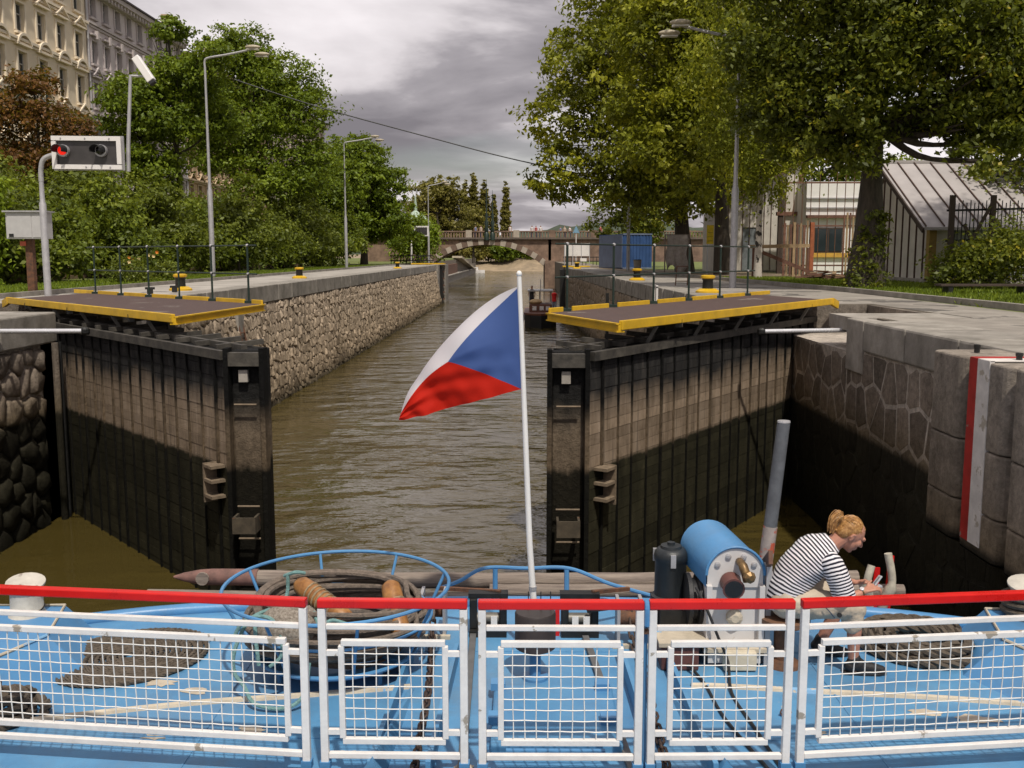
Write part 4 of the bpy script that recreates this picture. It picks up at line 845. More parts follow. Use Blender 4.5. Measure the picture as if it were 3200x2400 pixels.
# ------------------------------------------------------------------ bridge and far river
BY = 150.0
brm = mat('bridge_stone',(0.26,0.175,0.125),0.9,0.35,0.8,bump=0.4,bscale=3,col2=(0.11,0.07,0.05))
v_a = mat('pale_voussoir',(0.42,0.36,0.29),0.9,0.2,2); v_b = mat('dark_voussoir',(0.17,0.115,0.085),0.9,0.3,2)
br = thing('stone_bridge','low stone arch bridge with banded voussoirs across the canal','bridge',(-5,BY,0))
xa, xb, zs, zc = -14.6, 3.6, 2.7, 6.35
cxm = (xa+xb)/2; hs = (xb-xa)/2; rise = zc-zs; rad = (hs*hs+rise*rise)/(2*rise); zcen = zc-rad
def arch(x, r=rad): return zcen+math.sqrt(max(r*r-(x-cxm)**2,0))
nseg = 25; half = math.asin(hs/rad)
sp_ = MB()
for i in range(nseg):
    t0 = -half+2*half*i/nseg; t1 = -half+2*half*(i+1)/nseg
    def pt(t, r): return (cxm+r*math.sin(t), BY, zcen+r*math.cos(t))
    MB().extrude([pt(t0+.0006,rad),pt(t1-.0006,rad),pt(t1-.0006,rad+0.85),pt(t0+.0006,rad+0.85)],(0,-0.35 if i%2 else -0.3,0)).build('voussoir', v_a if i%2 else v_b, br)
    a0, b0, b1, a1 = pt(t0,rad+0.8), pt(t1,rad+0.8), None, None
    sp_.extrude([(a0[0],BY-0.1,a0[2]),(b0[0],BY-0.1,b0[2]),(b0[0],BY-0.1,7.15),(a0[0],BY-0.1,7.15)],(0,8,0))
    i0, i1 = pt(t0,rad), pt(t1,rad); sp_.extrude([(i0[0],BY,i0[2]),(i1[0],BY,i1[2]),(i1[0],BY,i1[2]+0.5),(i0[0],BY,i0[2]+.5)],(0,8.4,0))
sp_.box(-24,xa-0.2,BY-0.1,BY+8,0,7.15); sp_.box(xb+0.15,40,BY-0.1,BY+8,-0.5,7.15); sp_.build('spandrel', brm, br)
MB().box(xb-0.4,xb+1.5,BY-1.2,BY+9,-1,4.0).build('pier', brm, br); MB().box(xa-2,xa+0.3,BY-0.8,BY+9,-1,4.2).build('pier', brm, br)
MB().box(-24,40,BY-0.55,BY+8.4,7.15,7.42).build('cornice', mat('bridge_cornice',(0.14,0.11,0.09),0.9,0.3,2), br)
bl = MB(); x = -23.5
while x < 39: bl.box(x,x+0.2,BY-0.3,BY-0.1,7.42,8.2); x += 0.42
bl.build('balusters', brm, br); MB().box(-24,40,BY-0.38,BY-0.02,8.2,8.4).build('handrail', brm, br)
for x in (-20,-14,-8.6,-1.5,3.8,10,17,24): MB().box(x,x+0.9,BY-0.45,BY+0.05,7.42,8.5).build('pedestal', v_a if x<3 else brm, br)
for x, hh in ((-5.5,15.2),(-4.6,13.6)):
    o = MB().lathe((x,BY-0.4,7.0),[(0.4,0),(0.36,1.0),(0.22,1.2),(0.32,1.5),(0.2,2.0),(0.3,2.6),(0.12,3.0),(0.22,3.6),(0.1,4.0),(0.09,hh-9),(0.02,hh-6.2)],10).build('mast', green_iron, br, smooth=True)
words = 'first second third fourth fifth sixth seventh eighth ninth tenth eleventh twelfth thirteenth fourteenth'.split()
pc = [(0.75,0.72,0.7),(0.5,0.1,0.1),(0.8,0.78,0.75),(0.2,0.25,0.4),(0.6,0.5,0.4),(0.75,0.7,0.68)]
skin_far = mat('skin_far',(0.45,0.25,0.17),0.6)
def small_person(loc, col, label, ht=1.72, group=None, face=-1, legs=(0.05,0.05,0.09)):
    x,y,z = loc; t = thing('person', label, 'person', loc, group); s = ht/1.72
    b = MB()
    for q in (-1,1): b.tube([(x+q*.09*s,y,z),(x+q*.09*s,y,z+.45*s),(x+q*.08*s,y,z+.88*s)],[.055*s,.06*s,.085*s],7)
    for q in (-1,1): b.tube([(x+q*.19*s,y,z+1.4*s),(x+q*.24*s,y-.02,z+1.12*s),(x+q*.2*s,y-.12*s,z+.9*s)],[.05*s,.042*s,.035*s],6)
    b.tube([(x,y,z+.85*s),(x,y,z+1.1*s),(x,y,z+1.38*s),(x,y,z+1.46*s),(x,y,z+1.52*s)],[.15*s,.14*s,.18*s,.09*s,.05*s],9)
    b.sphere((x,y,z+1.61*s),(.085*s,.1*s,.115*s),10,8); b.build('body', skin_far, t, smooth=True)
    MB().tube([(x,y,z+.82*s),(x,y,z+1.1*s),(x,y,z+1.39*s),(x,y,z+1.47*s)],[.17*s,.16*s,.2*s,.1*s],10).build('shirt', mat('cloth_%d'%int(sum(col)*1000),col,0.8), t, smooth=True)
    tr = MB()
    for q in (-1,1): tr.tube([(x+q*.09*s,y,z+.05),(x+q*.085*s,y,z+.86*s)],[.07*s,.1*s],8)
    tr.build('trousers', mat('trousers_%d'%int(sum(legs)*1000),legs,0.8), t, smooth=True)
    MB().sphere((x,y+.02*s,z+1.64*s),(.092*s,.1*s,.11*s),10,8).build('hair', mat('hair_dark',(0.04,0.025,0.018),0.7), t, smooth=True)
pxs = [-15.3,-14.6,-13.5,-7.2,-6.4,-2.0,1.3,1.9,2.6,5.6,6.2,7.0,9.8,11.6]
for i,x in enumerate(pxs):
    small_person((x,BY+1.2+gs.uniform(-.3,.5),7.42), pc[i%6], 'pedestrian behind the bridge balustrade, %s from the left'%words[i], 1.6+gs.uniform(0,.25), 'pedestrians on the bridge')
# far banks
far = MB(); nx_ = 50
sand = mat('sandy_bank',(0.33,0.25,0.16),0.95,0.3,0.3,col2=(0.2,0.155,0.1))
V = []; 
for i in range(nx_+1):
    x = -60+150*i/nx_
    for (yy,z_) in ((292,-0.5),(297,0.15),(304,1.4+0.5*math.sin(i*1.3)),(312,3.2+.6*math.sin(i*.7)),(3000,6)): V.append((x*(1 if yy<320 else 20),yy+3*math.sin(i*.5),z_))
F_ = [(i*5+k,(i+1)*5+k,(i+1)*5+k+1,i*5+k+1) for i in range(nx_) for k in range(4)]
struct(far.add(V,F_).build('far_bank', sand))
hm = mat('far_forest',(0.06,0.075,0.05),0.95,0.4,0.02,bump=0.6,bscale=0.06,col2=(0.035,0.048,0.032))
hl = MB(); nh = 160; V=[]
for i in range(nh+1):
    x = -1500+3000*i/nh; hgt = 40+12*math.sin(i*.07+1)+5*math.sin(i*.31)+random.uniform(-4,4)
    V += [(x,1500,0),(x,1520,hgt*0.6),(x,1560,hgt),(x,2400,hgt+10)]
hl.add(V,[(i*4+k,(i+1)*4+k,(i+1)*4+k+1,i*4+k+1) for i in range(nh) for k in range(3)]); struct(hl.build('hills', hm))
qy = thing('low_quay','low stone quay along the left bank beyond the bridge','quay',(-13.5,165,0))
MB().box(-15,-12.9,160,275,-1,1.2).build('wall', coping_m, qy); MB().box(-15.2,-12.7,160,275,1.2,1.35).build('coping', concrete, qy)
MB().box(-14.6,-13.2,168,200,1.35,3.1).build('barge_shed', rust, qy)
MB().add([(-14.6,205,4.6),(-14.6,262,1.4),(-12.6,262,1.4),(-12.6,205,4.6),(-14.6,205,4.2),(-14.6,262,1.0),(-12.6,262,1.0),(-12.6,205,4.2)],[(0,1,2,3),(7,6,5,4),(0,4,5,1),(2,6,7,3),(1,5,6,2),(3,7,4,0)]).build('ramp', mat('pale_ramp',(0.55,0.48,0.36),0.8), qy)
tree('olive_tree','big olive brown tree beyond the bridge on the left',(-17.5,205,3.85),lob(51,(-17.6,205,14.5),(6.6,5,8.5),10,0.5),'olive',420,44,0.6,51,tr=0.4,group='far trees beyond the bridge',cr=0.22)
tree('olive_tree','smaller olive tree beyond the bridge, right of the big olive tree',(-11.5,232,3),lob(52,(-12,232,10),(4.5,4,5),7,0.55),'olive',260,40,0.6,52,tr=0.3,group='far trees beyond the bridge',cr=0.25)
for i,(px,h,wd,lab) in enumerate([(-19.4,25,2.2,'poplar beyond the bridge, leftmost of the row'),(-16.6,27,2.5,'poplar beyond the bridge, tallest of the row'),(-13.0,25,2.2,'poplar beyond the bridge, just left of the bridge masts'),(-9.8,20.5,1.4,'poplar beyond the bridge, just right of the bridge masts'),(-5.9,24.2,1.8,'lone poplar standing apart right of the bridge masts')]):
    tree('poplar',lab,(px,335,4),[(px,335,4+h*f,wd*k,wd*k,h*.2) for f,k in ((.18,.8),(.36,.95),(.54,1),(.7,.85),(.84,.55))],'olive',420,34,0.7,60+i,tr=0.3,group='far poplars',cr=0.13,shell=.3)
fl_ = [(-30,325,10,8),(-22,318,7,7),(-3,322,6,6.5),(-11,312,5.5,6),(2,328,7,5.5),(11,330,7,6),(20,326,6,6.4),(30,330,8,6.8),(42,332,9,7.5),(56,335,10,8),(-15,308,4,5),(-6,309,4.2,5),(4,310,4.5,5.2),(13,313,5,5.6)]
posn = ['under the olive tree','beside the left ramp','right of the lone poplar, small','seen low through the arch, left','behind the bridge people, middle','behind the bridge people, right of middle','behind the bridge, left of the linden','behind the bridge, below the linden','behind the linden, far right','farthest right behind the lindens','on the sandy bank under the arch, left','on the sandy bank under the arch, middle','on the sandy bank under the arch, right','on the sandy bank by the right pier']
for i,(x,y,r,h) in enumerate(fl_):
    tree('far_tree','far riverside tree '+posn[i],(x,y,3),[(x,y,3+h*.55,r,r*.7,h*.55),(x+r*.5,y,3+h*.5,r*.6,r*.6,h*.45),(x-r*.5,y,3+h*.6,r*.6,r*.6,h*.42)],('green','olive','fresh')[i%3],120,34,0.85,80+i,tr=.3,group='far trees on the river bank',cr=0.25)
# far white motor boat
wb = thing('motor_boat','small white motor boat moored at the far left quay','boat',(-13.2,292,0))
wb.location = (-12.2,270,0); BASE[wb] = (-12.2,270,0)
hx = [(-13.6,270.6),(-11.6,270.9),(-10.4,270),(-11.6,269.1),(-13.6,269.4)]
MB().prism(hx,-0.1,0.75).build('hull', white_paint, wb); MB().box(-13.3,-12.2,269.5,270.5,0.75,1.5).build('cabin', white_paint, wb); MB().box(-12.3,-12.15,269.6,270.4,0.85,1.55).build('windscreen', glass_dark, wb)

# tug by the right wall
tb = thing('work_boat','small dark work boat with open cabin coming along the right wall','boat',(1.2,67,0)); 
tw = mat('varnished_brown',(0.16,0.06,0.035),0.5,0.3,4)
hp = [(0.15,74),(0.1,67.6),(0.45,66.6),(1.18,66.1),(1.9,66.6),(2.25,67.6),(2.2,74)]
MB().prism(hp,-0.4,0.85).build('hull', rubber, tb, bevel=0.06); MB().prism([(1.18+(x-1.18)*1.04,yy) for x,yy in hp],0.85,0.98).build('gunwale', tw, tb)
MB().box(0.42,1.95,68.2,71,0.9,1.5).build('cabin', tw, tb, bevel=0.03)
for x in (0.62,1.12,1.55): MB().box(x,x+0.28,68.15,68.2,1.1,1.38).build('window', white_paint, tb)
for x in (0.4,1.15,1.92):
    for yy in (69.3,72): MB().box(x,x+0.06,yy,yy+0.06,1.5,2.35).build('cabin_post', galv, tb)
MB().box(0.3,2.1,69,72.4,2.35,2.42).build('canopy', mat('grey_canopy',(0.35,0.34,0.33),0.6), tb)
MB().sphere((0.85,68.7,1.66),(0.45,0.5,0.2),12,8).build('covered_dinghy', mat('tan_canvas',(0.55,0.38,0.2),0.8), tb, smooth=True)
MB().tube([(1.2,69.4,2.4),(1.2,69.4,3.2)],0.03,6).build('mast', galv, tb)
for x in (0.0,): MB().lathe((-0.05,67.8,0.7),[(0.1,-.3),(0.16,-.15),(0.16,.15),(0.1,.3)],10).build('fender', white_paint, tb)
small_person((2.12,68.3,0.92),(0.75,0.02,0.02),'person in a red shirt standing on the work boat by the wall',1.62,None,legs=(0.3,0.32,0.38))
small_person((0.6,69.6,1.12),(0.06,0.06,0.07),'person in dark clothes at the canopy of the work boat',1.6)
# cable over the canal
cb = MB().tube(catmull([(-17,60,15.1),(-12,60,13.5),(-5.5,60,11.75),(-0.4,60,10.45),(7,60,8.9)],8),0.035,5); tag(cb.build('overhead_cable', rubber, loc=(-12,60,13.5)),'thin dark cable sagging across the canal between the trees','cable')
# green domed roof spire peeping through the round tree
dm = thing('domed_house','pale green ornamental roof peeping out right of the round tree','building',(-21,190,3.85))
MB().box(-26,-17,188,198,3.85,9.5).build('wall', mk((0.5,0.45,0.4),'plaster_domed'), dm)
MB().lathe((-20.4,190,9.5),[(3.4,0),(3.2,0.6),(2.8,1.6),(1.9,2.6),(0.7,3.3),(0.3,3.6),(0.35,4.2),(0.05,6.5)],14).build('dome', mat('verdigris',(0.38,0.47,0.38),0.7,0.2,2), dm, smooth=True)

# ------------------------------------------------------------------ right bank sheds and yard
board_w = mat('white_boards',(0.60,0.56,0.50),0.8,0.15,1.5,rand=0.06,bump=0.15); batten = mat('dark_batten',(0.10,0.06,0.045),0.8)
s1 = thing('white_shed','white boarded shed with grey seamed roof behind the huge tree','shed',(14.2,35,3.85))
ztop = lambda y: 6.1+(y-35)*0.52 if y<39 else 8.18-(y-39)*0.52
y = 35.0
while y < 42.9:
    y2 = min(y+0.68,43); MB().extrude([(14.2,y+.01,4.0),(14.2,y2-.01,4.0),(14.2,y2-.01,ztop(y2)),(14.2,y+.01,ztop(y))],(0.12,0,0)).build('panel', board_w, s1)
    MB().box(14.15,14.2,y-0.02,y+0.02,4.0,ztop(y)).build('batten', batten, s1); y = y2
MB().box(14.25,26,35.1,42.9,3.85,6.1).build('wall', mat('shed_green',(0.09,0.11,0.09),0.8), s1)
x = 14.3
while x < 22: MB().box(x,x+0.62,34.98,35.08,4.0,6.05).build('panel', board_w if x<15 else mat('shade_boards',(0.34,0.36,0.33),0.8), s1); x += 0.7  # later panels: darker copy of the white boards, shade put into the colour
MB().box(14.1,22,34.9,35.0,3.85,4.1).build('plinth', concrete, s1); MB().box(14.05,14.2,34.9,43,3.85,4.05).build('plinth', concrete, s1)
MB().box(14.05,14.3,34.85,35.12,4.0,6.1).build('corner_post', mat('yellow_brown_trim',(0.3,0.2,0.05),0.7), s1)
rfm = mat('zinc_roof',(0.42,0.39,0.38),0.55,0.12,1.2,metal=0.1)
rf = MB().add([(13.6,34.3,5.72),(26,34.3,5.72),(26,39,8.3),(13.6,39,8.3),(13.6,34.3,5.82),(26,34.3,5.82),(26,39,8.4),(13.6,39,8.4)],[(3,2,1,0),(4,5,6,7),(0,1,5,4),(1,2,6,5),(3,0,4,7)]).build('roof', rfm, s1)
MB().add([(14.15,39,8.4),(26,39,8.4),(26,43.1,6.2),(14.15,43.1,6.2)],[(0,1,2,3)]).build('rear_roof', rfm, s1)
x = 13.7
while x < 25.5: MB().bar((x,34.3,5.86),(x,39,8.44),0.03,0.05).build('seam', batten, rf); x += 0.62
MB().bar((13.5,39,8.42),(26,39,8.42),0.2,0.1).build('ridge_cap', rfm, rf); MB().bar((13.58,34.25,5.7),(13.58,39,8.28),0.06,0.16).build('verge_board', mat('dark_wood',(0.06,0.04,0.03),0.8), s1)
s2 = thing('boarded_shed','white boarded lean-to shed with grey door behind the birch','shed',(13.5,60,3.85))
zt2 = lambda x: 7.6+(x-11.8)*0.55
x = 11.8
while x < 16.2:
    if not 13.0 < x+0.2 < 14.0: MB().extrude([(x+.01,60,3.95),(x+.4,60,3.95),(x+.4,60,zt2(x+.4)),(x+.01,60,zt2(x))],(0,0.15,0)).build('panel', board_w, s2)
    else: MB().extrude([(x+.01,60,6.5),(x+.4,60,6.5),(x+.4,60,zt2(x+.4)),(x+.01,60,zt2(x))],(0,0.15,0)).build('panel', board_w, s2)
    MB().box(x-.02,x+.02,59.95,60,3.95,zt2(x)).build('batten', batten, s2); x += 0.42
MB().box(12.95,14.0,60.05,60.15,3.9,6.5).build('door', mat('grey_door',(0.17,0.19,0.2),0.7), s2)
MB().bar((11.5,59.9,7.55),(16.4,59.9,10.25),0.5,0.12).build('roof_edge', batten, s2); MB().box(11.8,16.2,60.2,66,3.85,7.5).build('rear_wall', board_w, s2)
pl = MB().box(14.3,14.9,55,55.3,3.85,9.2); pl2 = thing('timber_gateway','white and brown timber gateway left of the bright yard','gateway',(14.6,55,3.85))
pl.build('white_panel', board_w, pl2); MB().box(14.95,15.15,54.9,55.1,3.85,9.2).build('post', wood_red, pl2); MB().box(13.9,14.15,54.9,55.1,3.85,9.0).build('post', mat('dark_wood',(0.06,0.04,0.03)), pl2)
MB().box(13.8,15.2,54.85,55.15,7.0,7.2).build('rail', wood_red, pl2)
kk = thing('site_kiosk','bright white site cabin with dark window in the yard between the sheds','cabin',(16.5,53,3.85))
MB().box(14.9,21,53.2,58,3.85,8.7).build('wall', mat('bright_white_wall',(0.82,0.80,0.77),0.7,0.05), kk)
o = MB().box(15.35,16.85,53.12,53.2,5.0,6.3).build('window', mat('dark_wood',(0.06,0.04,0.03)), kk)
for a in (15.42,16.15): MB().box(a,a+0.64,53.1,53.13,5.07,6.23).build('pane', glass_dark, o)
MB().box(15.3,18.2,53.05,53.2,4.75,4.98).build('sill_band', mat('yellow_band',(0.62,0.36,0.06),0.7), kk)
MB().box(14.9,21,52.9,53.2,6.8,6.95).build('canopy_beam', wood_red, kk)
for z_ in (7.3,7.8): MB().box(14.9,21,53.1,53.18,z_,z_+0.06).build('wall_rail', galv, kk)
fn = thing('timber_fence','brown timber slat fence and scaffold bars in front of the bright yard','fence',(14,47.5,3.85))
ylw = mat('raw_timber',(0.36,0.25,0.14),0.85,0.3,4,rand=0.25)
for k in range(8): MB().box(12.25+k*0.155,12.25+k*0.155+(0.09 if k%3 else 0.12),47.4,47.44,3.9,6.5+gs.uniform(-.25,.25)).build('slat', ylw if k%2 else wood_red, fn)
for k in range(9): MB().box(15.05+k*0.14,15.05+k*0.14+0.08,47.4,47.44,3.9,6.8+gs.uniform(-.25,.25)).build('slat', ylw if k%2 else wood_red, fn)
for k in range(11): MB().box(12.3+k*0.4,12.33+k*0.4,47.5,47.53,3.9,8.6+gs.uniform(-.1,.3)).build('bar', rust, fn)
for z_ in (4.35,6.2,8.2): MB().box(12.2,16.6,47.45,47.5,z_,z_+0.07).build('rail', wood_red, fn)
MB().box(13.5,13.68,47.3,47.46,3.9,6.4).build('orange_post', mat('orange_paint',(0.36,0.11,0.045),0.7), fn)
ts = thing('timber_trestle','raw timber rail with a red diagonal board beside the birch','trestle',(11.5,46,3.85))
MB().bar((10.3,46,5.25),(13.1,46,5.3),0.06,0.16).build('rail', ylw, ts)
for x in (10.5,13.0): MB().box(x,x+.1,45.95,46.05,3.85,5.2).build('leg', wood_red, ts)
MB().bar((10.9,45.8,5.0),(13.3,45.6,4.0),0.06,0.16).build('brace', wood_red, ts)
pp = thing('board_pile','untidy pile of red brown boards on the ground before the yard','boards',(12.4,41,3.86))
for k in range(26):
    a = gs.gauss(0.35,0.5); cx, cy = 12.3+gs.uniform(-.45,.5), 41+gs.uniform(-1.2,1.2); z_ = 3.9+0.3*gs.random()*math.exp(-((cx-12.3)**2)*3); l_ = gs.uniform(0.5,1.1)
    MB().obox((cx,cy,z_+.04),(l_*math.cos(a),l_*math.sin(a),gs.uniform(-.05,.08)),(-.07*math.sin(a),.07*math.cos(a),0),(0,0,.018)).build('board', wood_red if k%4 else ylw, pp)
mf = thing('metal_fence','dark metal bar fence in front of the shed at right edge','fence',(15.6,33.6,3.85))
for k in range(30): MB().box(14.2+k*0.13,14.225+k*0.13,33.6,33.63,4.0,6.6+0.08*(k%2)).build('bar', black_iron, mf)
for z_ in (4.3,5.35,6.35): MB().bar((14.1,33.66,z_),(18.2,33.66,z_+0.1),0.04,0.07).build('rail', black_iron, mf)
for x in (14.15,15.5,17.2): MB().box(x,x+0.16,33.5,33.62,3.85,6.85).build('post', mat('dark_wood',(0.06,0.04,0.03)), mf)
for a,b in (((14.2,33.45,4.0),(15.5,33.45,6.6)),((15.6,33.45,4.0),(14.6,33.45,5.9))): MB().bar(a,b,0.05,0.1).build('brace', MATS['dark_wood'], mf)
bn = thing('park_bench','low dark bench in the shade at the right edge','bench',(11.8,25.6,3.85))
for k in range(3): MB().box(10.6,13.0,25.4+k*.15,25.53+k*.15,4.1,4.15).build('slat', MATS['dark_wood'], bn)
for x in (10.8,12.7): MB().box(x,x+.12,25.42,25.8,3.85,4.1).build('leg', black_iron, bn)

bc = thing('shipping_container','blue steel container on right bank by the second lamp post','container',(7.2,74,3.85))
cm = mat('container_blue',(0.035,0.09,0.24),0.6,0.25,2,rand=0.05); cl_ = mat('container_pale',(0.16,0.20,0.30),0.7,0.2,2)
def obx(name, m, c, ang, hx, hy, z0, z1, root): 
    u = Vector((math.cos(ang),math.sin(ang),0)); v = Vector((-math.sin(ang),math.cos(ang),0)); return MB().obox((c[0],c[1],(z0+z1)/2),u*hx,v*hy,(0,0,(z1-z0)/2)).build(name,m,root)
obx('body',cm,(7.55,74.5),R(18),1.15,2.2,3.9,6.35,bc)
for k in range(9):
    u = Vector((math.cos(R(18)),math.sin(R(18)),0)); v = Vector((-math.sin(R(18)),math.cos(R(18)),0)); c = Vector((7.55,74.5,0)) - v*2.21 + u*(-1.0+k*0.25)
    obx('corrugation',cm,(c.x,c.y),R(18),0.06,0.03,4.0,6.25,bc)
c = Vector((7.55,74.5,0))-u*1.17; obx('pale_side',cl_,(c.x,c.y),R(18),0.02,2.15,3.95,6.3,bc)  # side sheet in a paler blue-grey than the body
for zz_ in (3.88,6.3): c = Vector((7.55,74.5,0))-v*2.22; obx('end_rail',cl_,(c.x,c.y),R(18),1.15,0.04,zz_,zz_+0.1,bc)
tp = thing('cloth_tarpaulin','pale cloth hung up beside the linden trunk on right bank','cloth',(8.8,58,3.9)); tm_ = MB(); V=[]
for i in range(13):
    for j in range(9): V.append((8.2+1.2*i/12+0.06*math.sin(j),57.5+0.12*math.sin(i*1.4)*(j/8),6.0-2.0*j/8*(1-0.15*math.sin(i*.6))))
tm_.add(V,[(i*9+j,(i+1)*9+j,(i+1)*9+j+1,i*9+j+1) for i in range(12) for j in range(8)]); o = tm_.build('cloth', mat('pale_cloth',(0.42,0.37,0.33),0.9), tp, smooth=True); o.modifiers.new('s','SOLIDIFY').thickness=0.02
MB().tube([(8.1,57.5,6.02),(9.5,57.5,6.02)],0.03,6).build('line', wood_old, tp)
for x in (8.12,9.48): MB().tube([(x,57.5,3.85),(x,57.5,6.05)],0.04,6).build('pole', wood_old, tp)
ys = thing('yellow_sign','yellow notice fixed on a thin pole between the linden trunks','sign',(9.9,53.5,3.85))
MB().box(9.75,10.12,53.45,53.48,5.45,6.45).build('board', mat('sign_yellow',(0.7,0.52,0.02),0.6), ys); MB().tube([(9.82,53.5,3.85),(9.82,53.5,6.45)],0.03,6).build('pole', galv, ys)
tx = MB()
for k in range(3): tx.box(9.8,10.07,53.44,53.448,5.6+k*.22,5.63+k*.22)
tx.build('faint_lines', mat('sign_brown',(0.35,0.24,0.02),0.7), ys)
nb = thing('notice_board','white three panel notice board on right bank before the bridge','notice board',(5,95,3.85))
for x in (3.9,4.7,5.5): MB().box(x+.03,x+.77,95,95.05,4.75,5.95).build('panel', white_paint, nb)
for x in (3.9,4.7,5.5,6.28): MB().box(x-.03,x+.03,94.97,95.08,3.85,6.0).build('post', galv, nb)
MB().box(5.4,6.0,94.9,94.96,4.25,4.55).build('plate', white_paint, nb)
fc = thing('low_fence','low dark fence across the right quay before the bridge','fence',(4.8,98,3.85))
for k in range(12): MB().box(4.0+k*.35,4.06+k*.35,98,98.06,3.85,4.7).build('bar', black_iron, fc)
for z_ in (4.2,4.6): MB().box(3.9,8,98.02,98.05,z_,z_+.08).build('rail', black_iron, fc)
lf = thing('low_fence','low dark fence across the far left quay by the bridge','fence',(-13,108,3.85))
for k in range(14): MB().box(-14.2+k*.32,-14.14+k*.32,107,107.06,3.85,4.9).build('bar', black_iron, lf)
for z_ in (4.2,4.7): MB().box(-14.3,-9.6,107.02,107.05,z_,z_+.1).build('rail', black_iron, lf)
sp2 = thing('sign_pole','slim white pole with a small blue triangular sign before the bridge','sign',(5.2,99,3.85))
MB().tube([(5.2,99,3.85),(5.2,99,7.6)],0.05,6).build('pole', white_paint, sp2); MB().extrude([(4.85,98.9,7.0),(5.55,98.9,7.0),(5.2,98.9,7.7)],(0,.04,0)).build('plate', mat('sign_blue',(0.2,0.36,0.5),0.5), sp2)
fs = thing('framed_signal','white framed dark signal board at the far left end of the lock','traffic signal',(-10.2,110,3.85))
MB().box(-12.0,-10.4,110,110.1,6.9,8.0).build('frame', wframe, fs); MB().box(-11.85,-10.55,109.96,110,7.05,7.85).build('panel', MATS['dark_panel'], fs); MB().tube([(-12.3,110,3.85),(-12.3,110,7.9)],0.09,6).build('post', wframe, fs)
bi = thing('concrete_bin','small pale concrete bin at the foot of the second right lamp','bin',(7.3,64,3.85)); MB().lathe((7.3,64,3.85),[(.2,0),(.26,.65),(.28,.7)],12).build('body', concrete, bi); MB().lathe((7.3,64,4.55),[(.24,0),(.24,.03)],12).build('liner', rubber, bi)
tt = thing('iron_trestle','small rusty iron trestle standing on the right quay','trestle',(5.4,34,3.85))
for x in (5.2,5.6): MB().tube([(x-.02,34,3.85),(x+.02,34,4.5)],0.02,6).build('leg', rust, tt)
MB().tube([(5.2,34,4.0),(5.6,34,4.0)],0.018,6).build('bar', rust, tt); MB().tube([(5.2,34,4.5),(5.6,34,4.5)],0.018,6).build('bar', rust, tt)
wf = thing('white_bracket','white painted square bracket on the right wall coping','bracket',(4.3,31.6,3.2))
for y_ in (31.2,31.9): MB().box(4.16,4.22,y_,y_+.08,3.25,3.9).build('leg', white_paint, wf)
MB().box(4.16,4.22,31.2,31.98,3.86,3.94).build('top', white_paint, wf)

# ------------------------------------------------------------------ the boat's foredeck
Z = 1.85
BL = [(-4.45,-4),(-4.45,6.6),(-4.42,7.5),(-3.95,7.86),(-3.55,8.05),(-3.0,8.22),(-2.3,8.33),(-1.2,8.42),(0,8.46)]
outline = BL + [(-x,y) for x,y in BL[::-1][1:]]
boat = thing('tour_boat','blue tour boat foredeck with the white railing across the foreground','boat',(0,5,0))
hull = MB(); n = len(outline)
lv = [(1.0,1.72),(1.03,1.5),(0.99,0.9),(0.95,-0.4)]
for k,(s_,z_) in enumerate(lv): hull.v += [(x*s_, y if y<0 else y*(s_ if s_>1 else (s_+1)/2), z_) for x,y in outline]
for k in range(len(lv)-1):
    for i in range(n): hull.f.append((k*n+i,k*n+(i+1)%n,(k+1)*n+(i+1)%n,(k+1)*n+i))
hull.build('hull', blue_paint, boat, smooth=True)
dk = MB(); dk.prism(outline, 1.70, Z); dk.build('deck', deck_blue, boat)
# rolled bow lip
lip = catmull([(x*0.985,y*0.992,Z+0.02) for x,y in outline[2:-2]],4)
MB().tube(lip,0.055,10).build('bow_lip', blue_paint, boat, smooth=True)
# raised aft deck edge under the railing
MB().box(-4.3,4.3,-3.9,5.36,Z+0.001,Z+0.06).build('aft_deck', deck_blue, boat, bevel=0.01)
MB().box(-4.3,4.3,5.36,5.4,Z+0.001,Z+0.075).build('deck_edge_seam', mat('dark_seam',(0.03,0.05,0.09),0.6), boat)
for a,b in (((-4.3,7.35),(4.3,7.35)),((-2.05,8.3),(-2.05,5.45)),((2.15,8.3),(2.2,5.45)),((-4.3,5.95),(-1.0,5.95)),((1.4,5.95),(4.3,5.95))):
    MB().bar((a[0],a[1],Z+.001),(b[0],b[1],Z+.001),0.014,0.008).build('plate_seam', deck_blue, boat)
for x,y_ in ((1.75,6.3),(-1.9,7.9),(1.9,7.95),(-3.5,7.0)):
    o = MB().lathe((x,y_,Z),[(.035,0),(.035,.012),(.015,.016)],10).build('deck_ring_base', blue_paint, boat); MB().tube([(x+.035*math.cos(q*math.pi/5),y_-.02,Z+.03+.03*math.sin(q*math.pi/5)) for q in range(10)],.006,5,closed=True).build('deck_ring', rust, o)
# worn moulding across the deck
trim = mat('worn_cream_trim',(0.56,0.49,0.38),0.7,0.25,6,patch=(0.2,0.4,0.62),pscale=2.2,pth=0.6,bump=0.3)
MB().tube(catmull([(-3.5,6.08,Z),(-3.16,6.18,Z),(-2.69,6.31,Z),(-2.17,6.44,Z),(-1.53,6.55,Z),(-0.8,6.7,Z)],6),0.028,8).build('deck_moulding', trim, boat, smooth=True)
MB().tube(catmull([(1.2,6.74,Z),(1.44,6.73,Z),(2.09,6.65,Z),(2.81,6.57,Z),(3.5,6.46,Z)],6),0.028,8).build('deck_moulding', trim, boat, smooth=True)
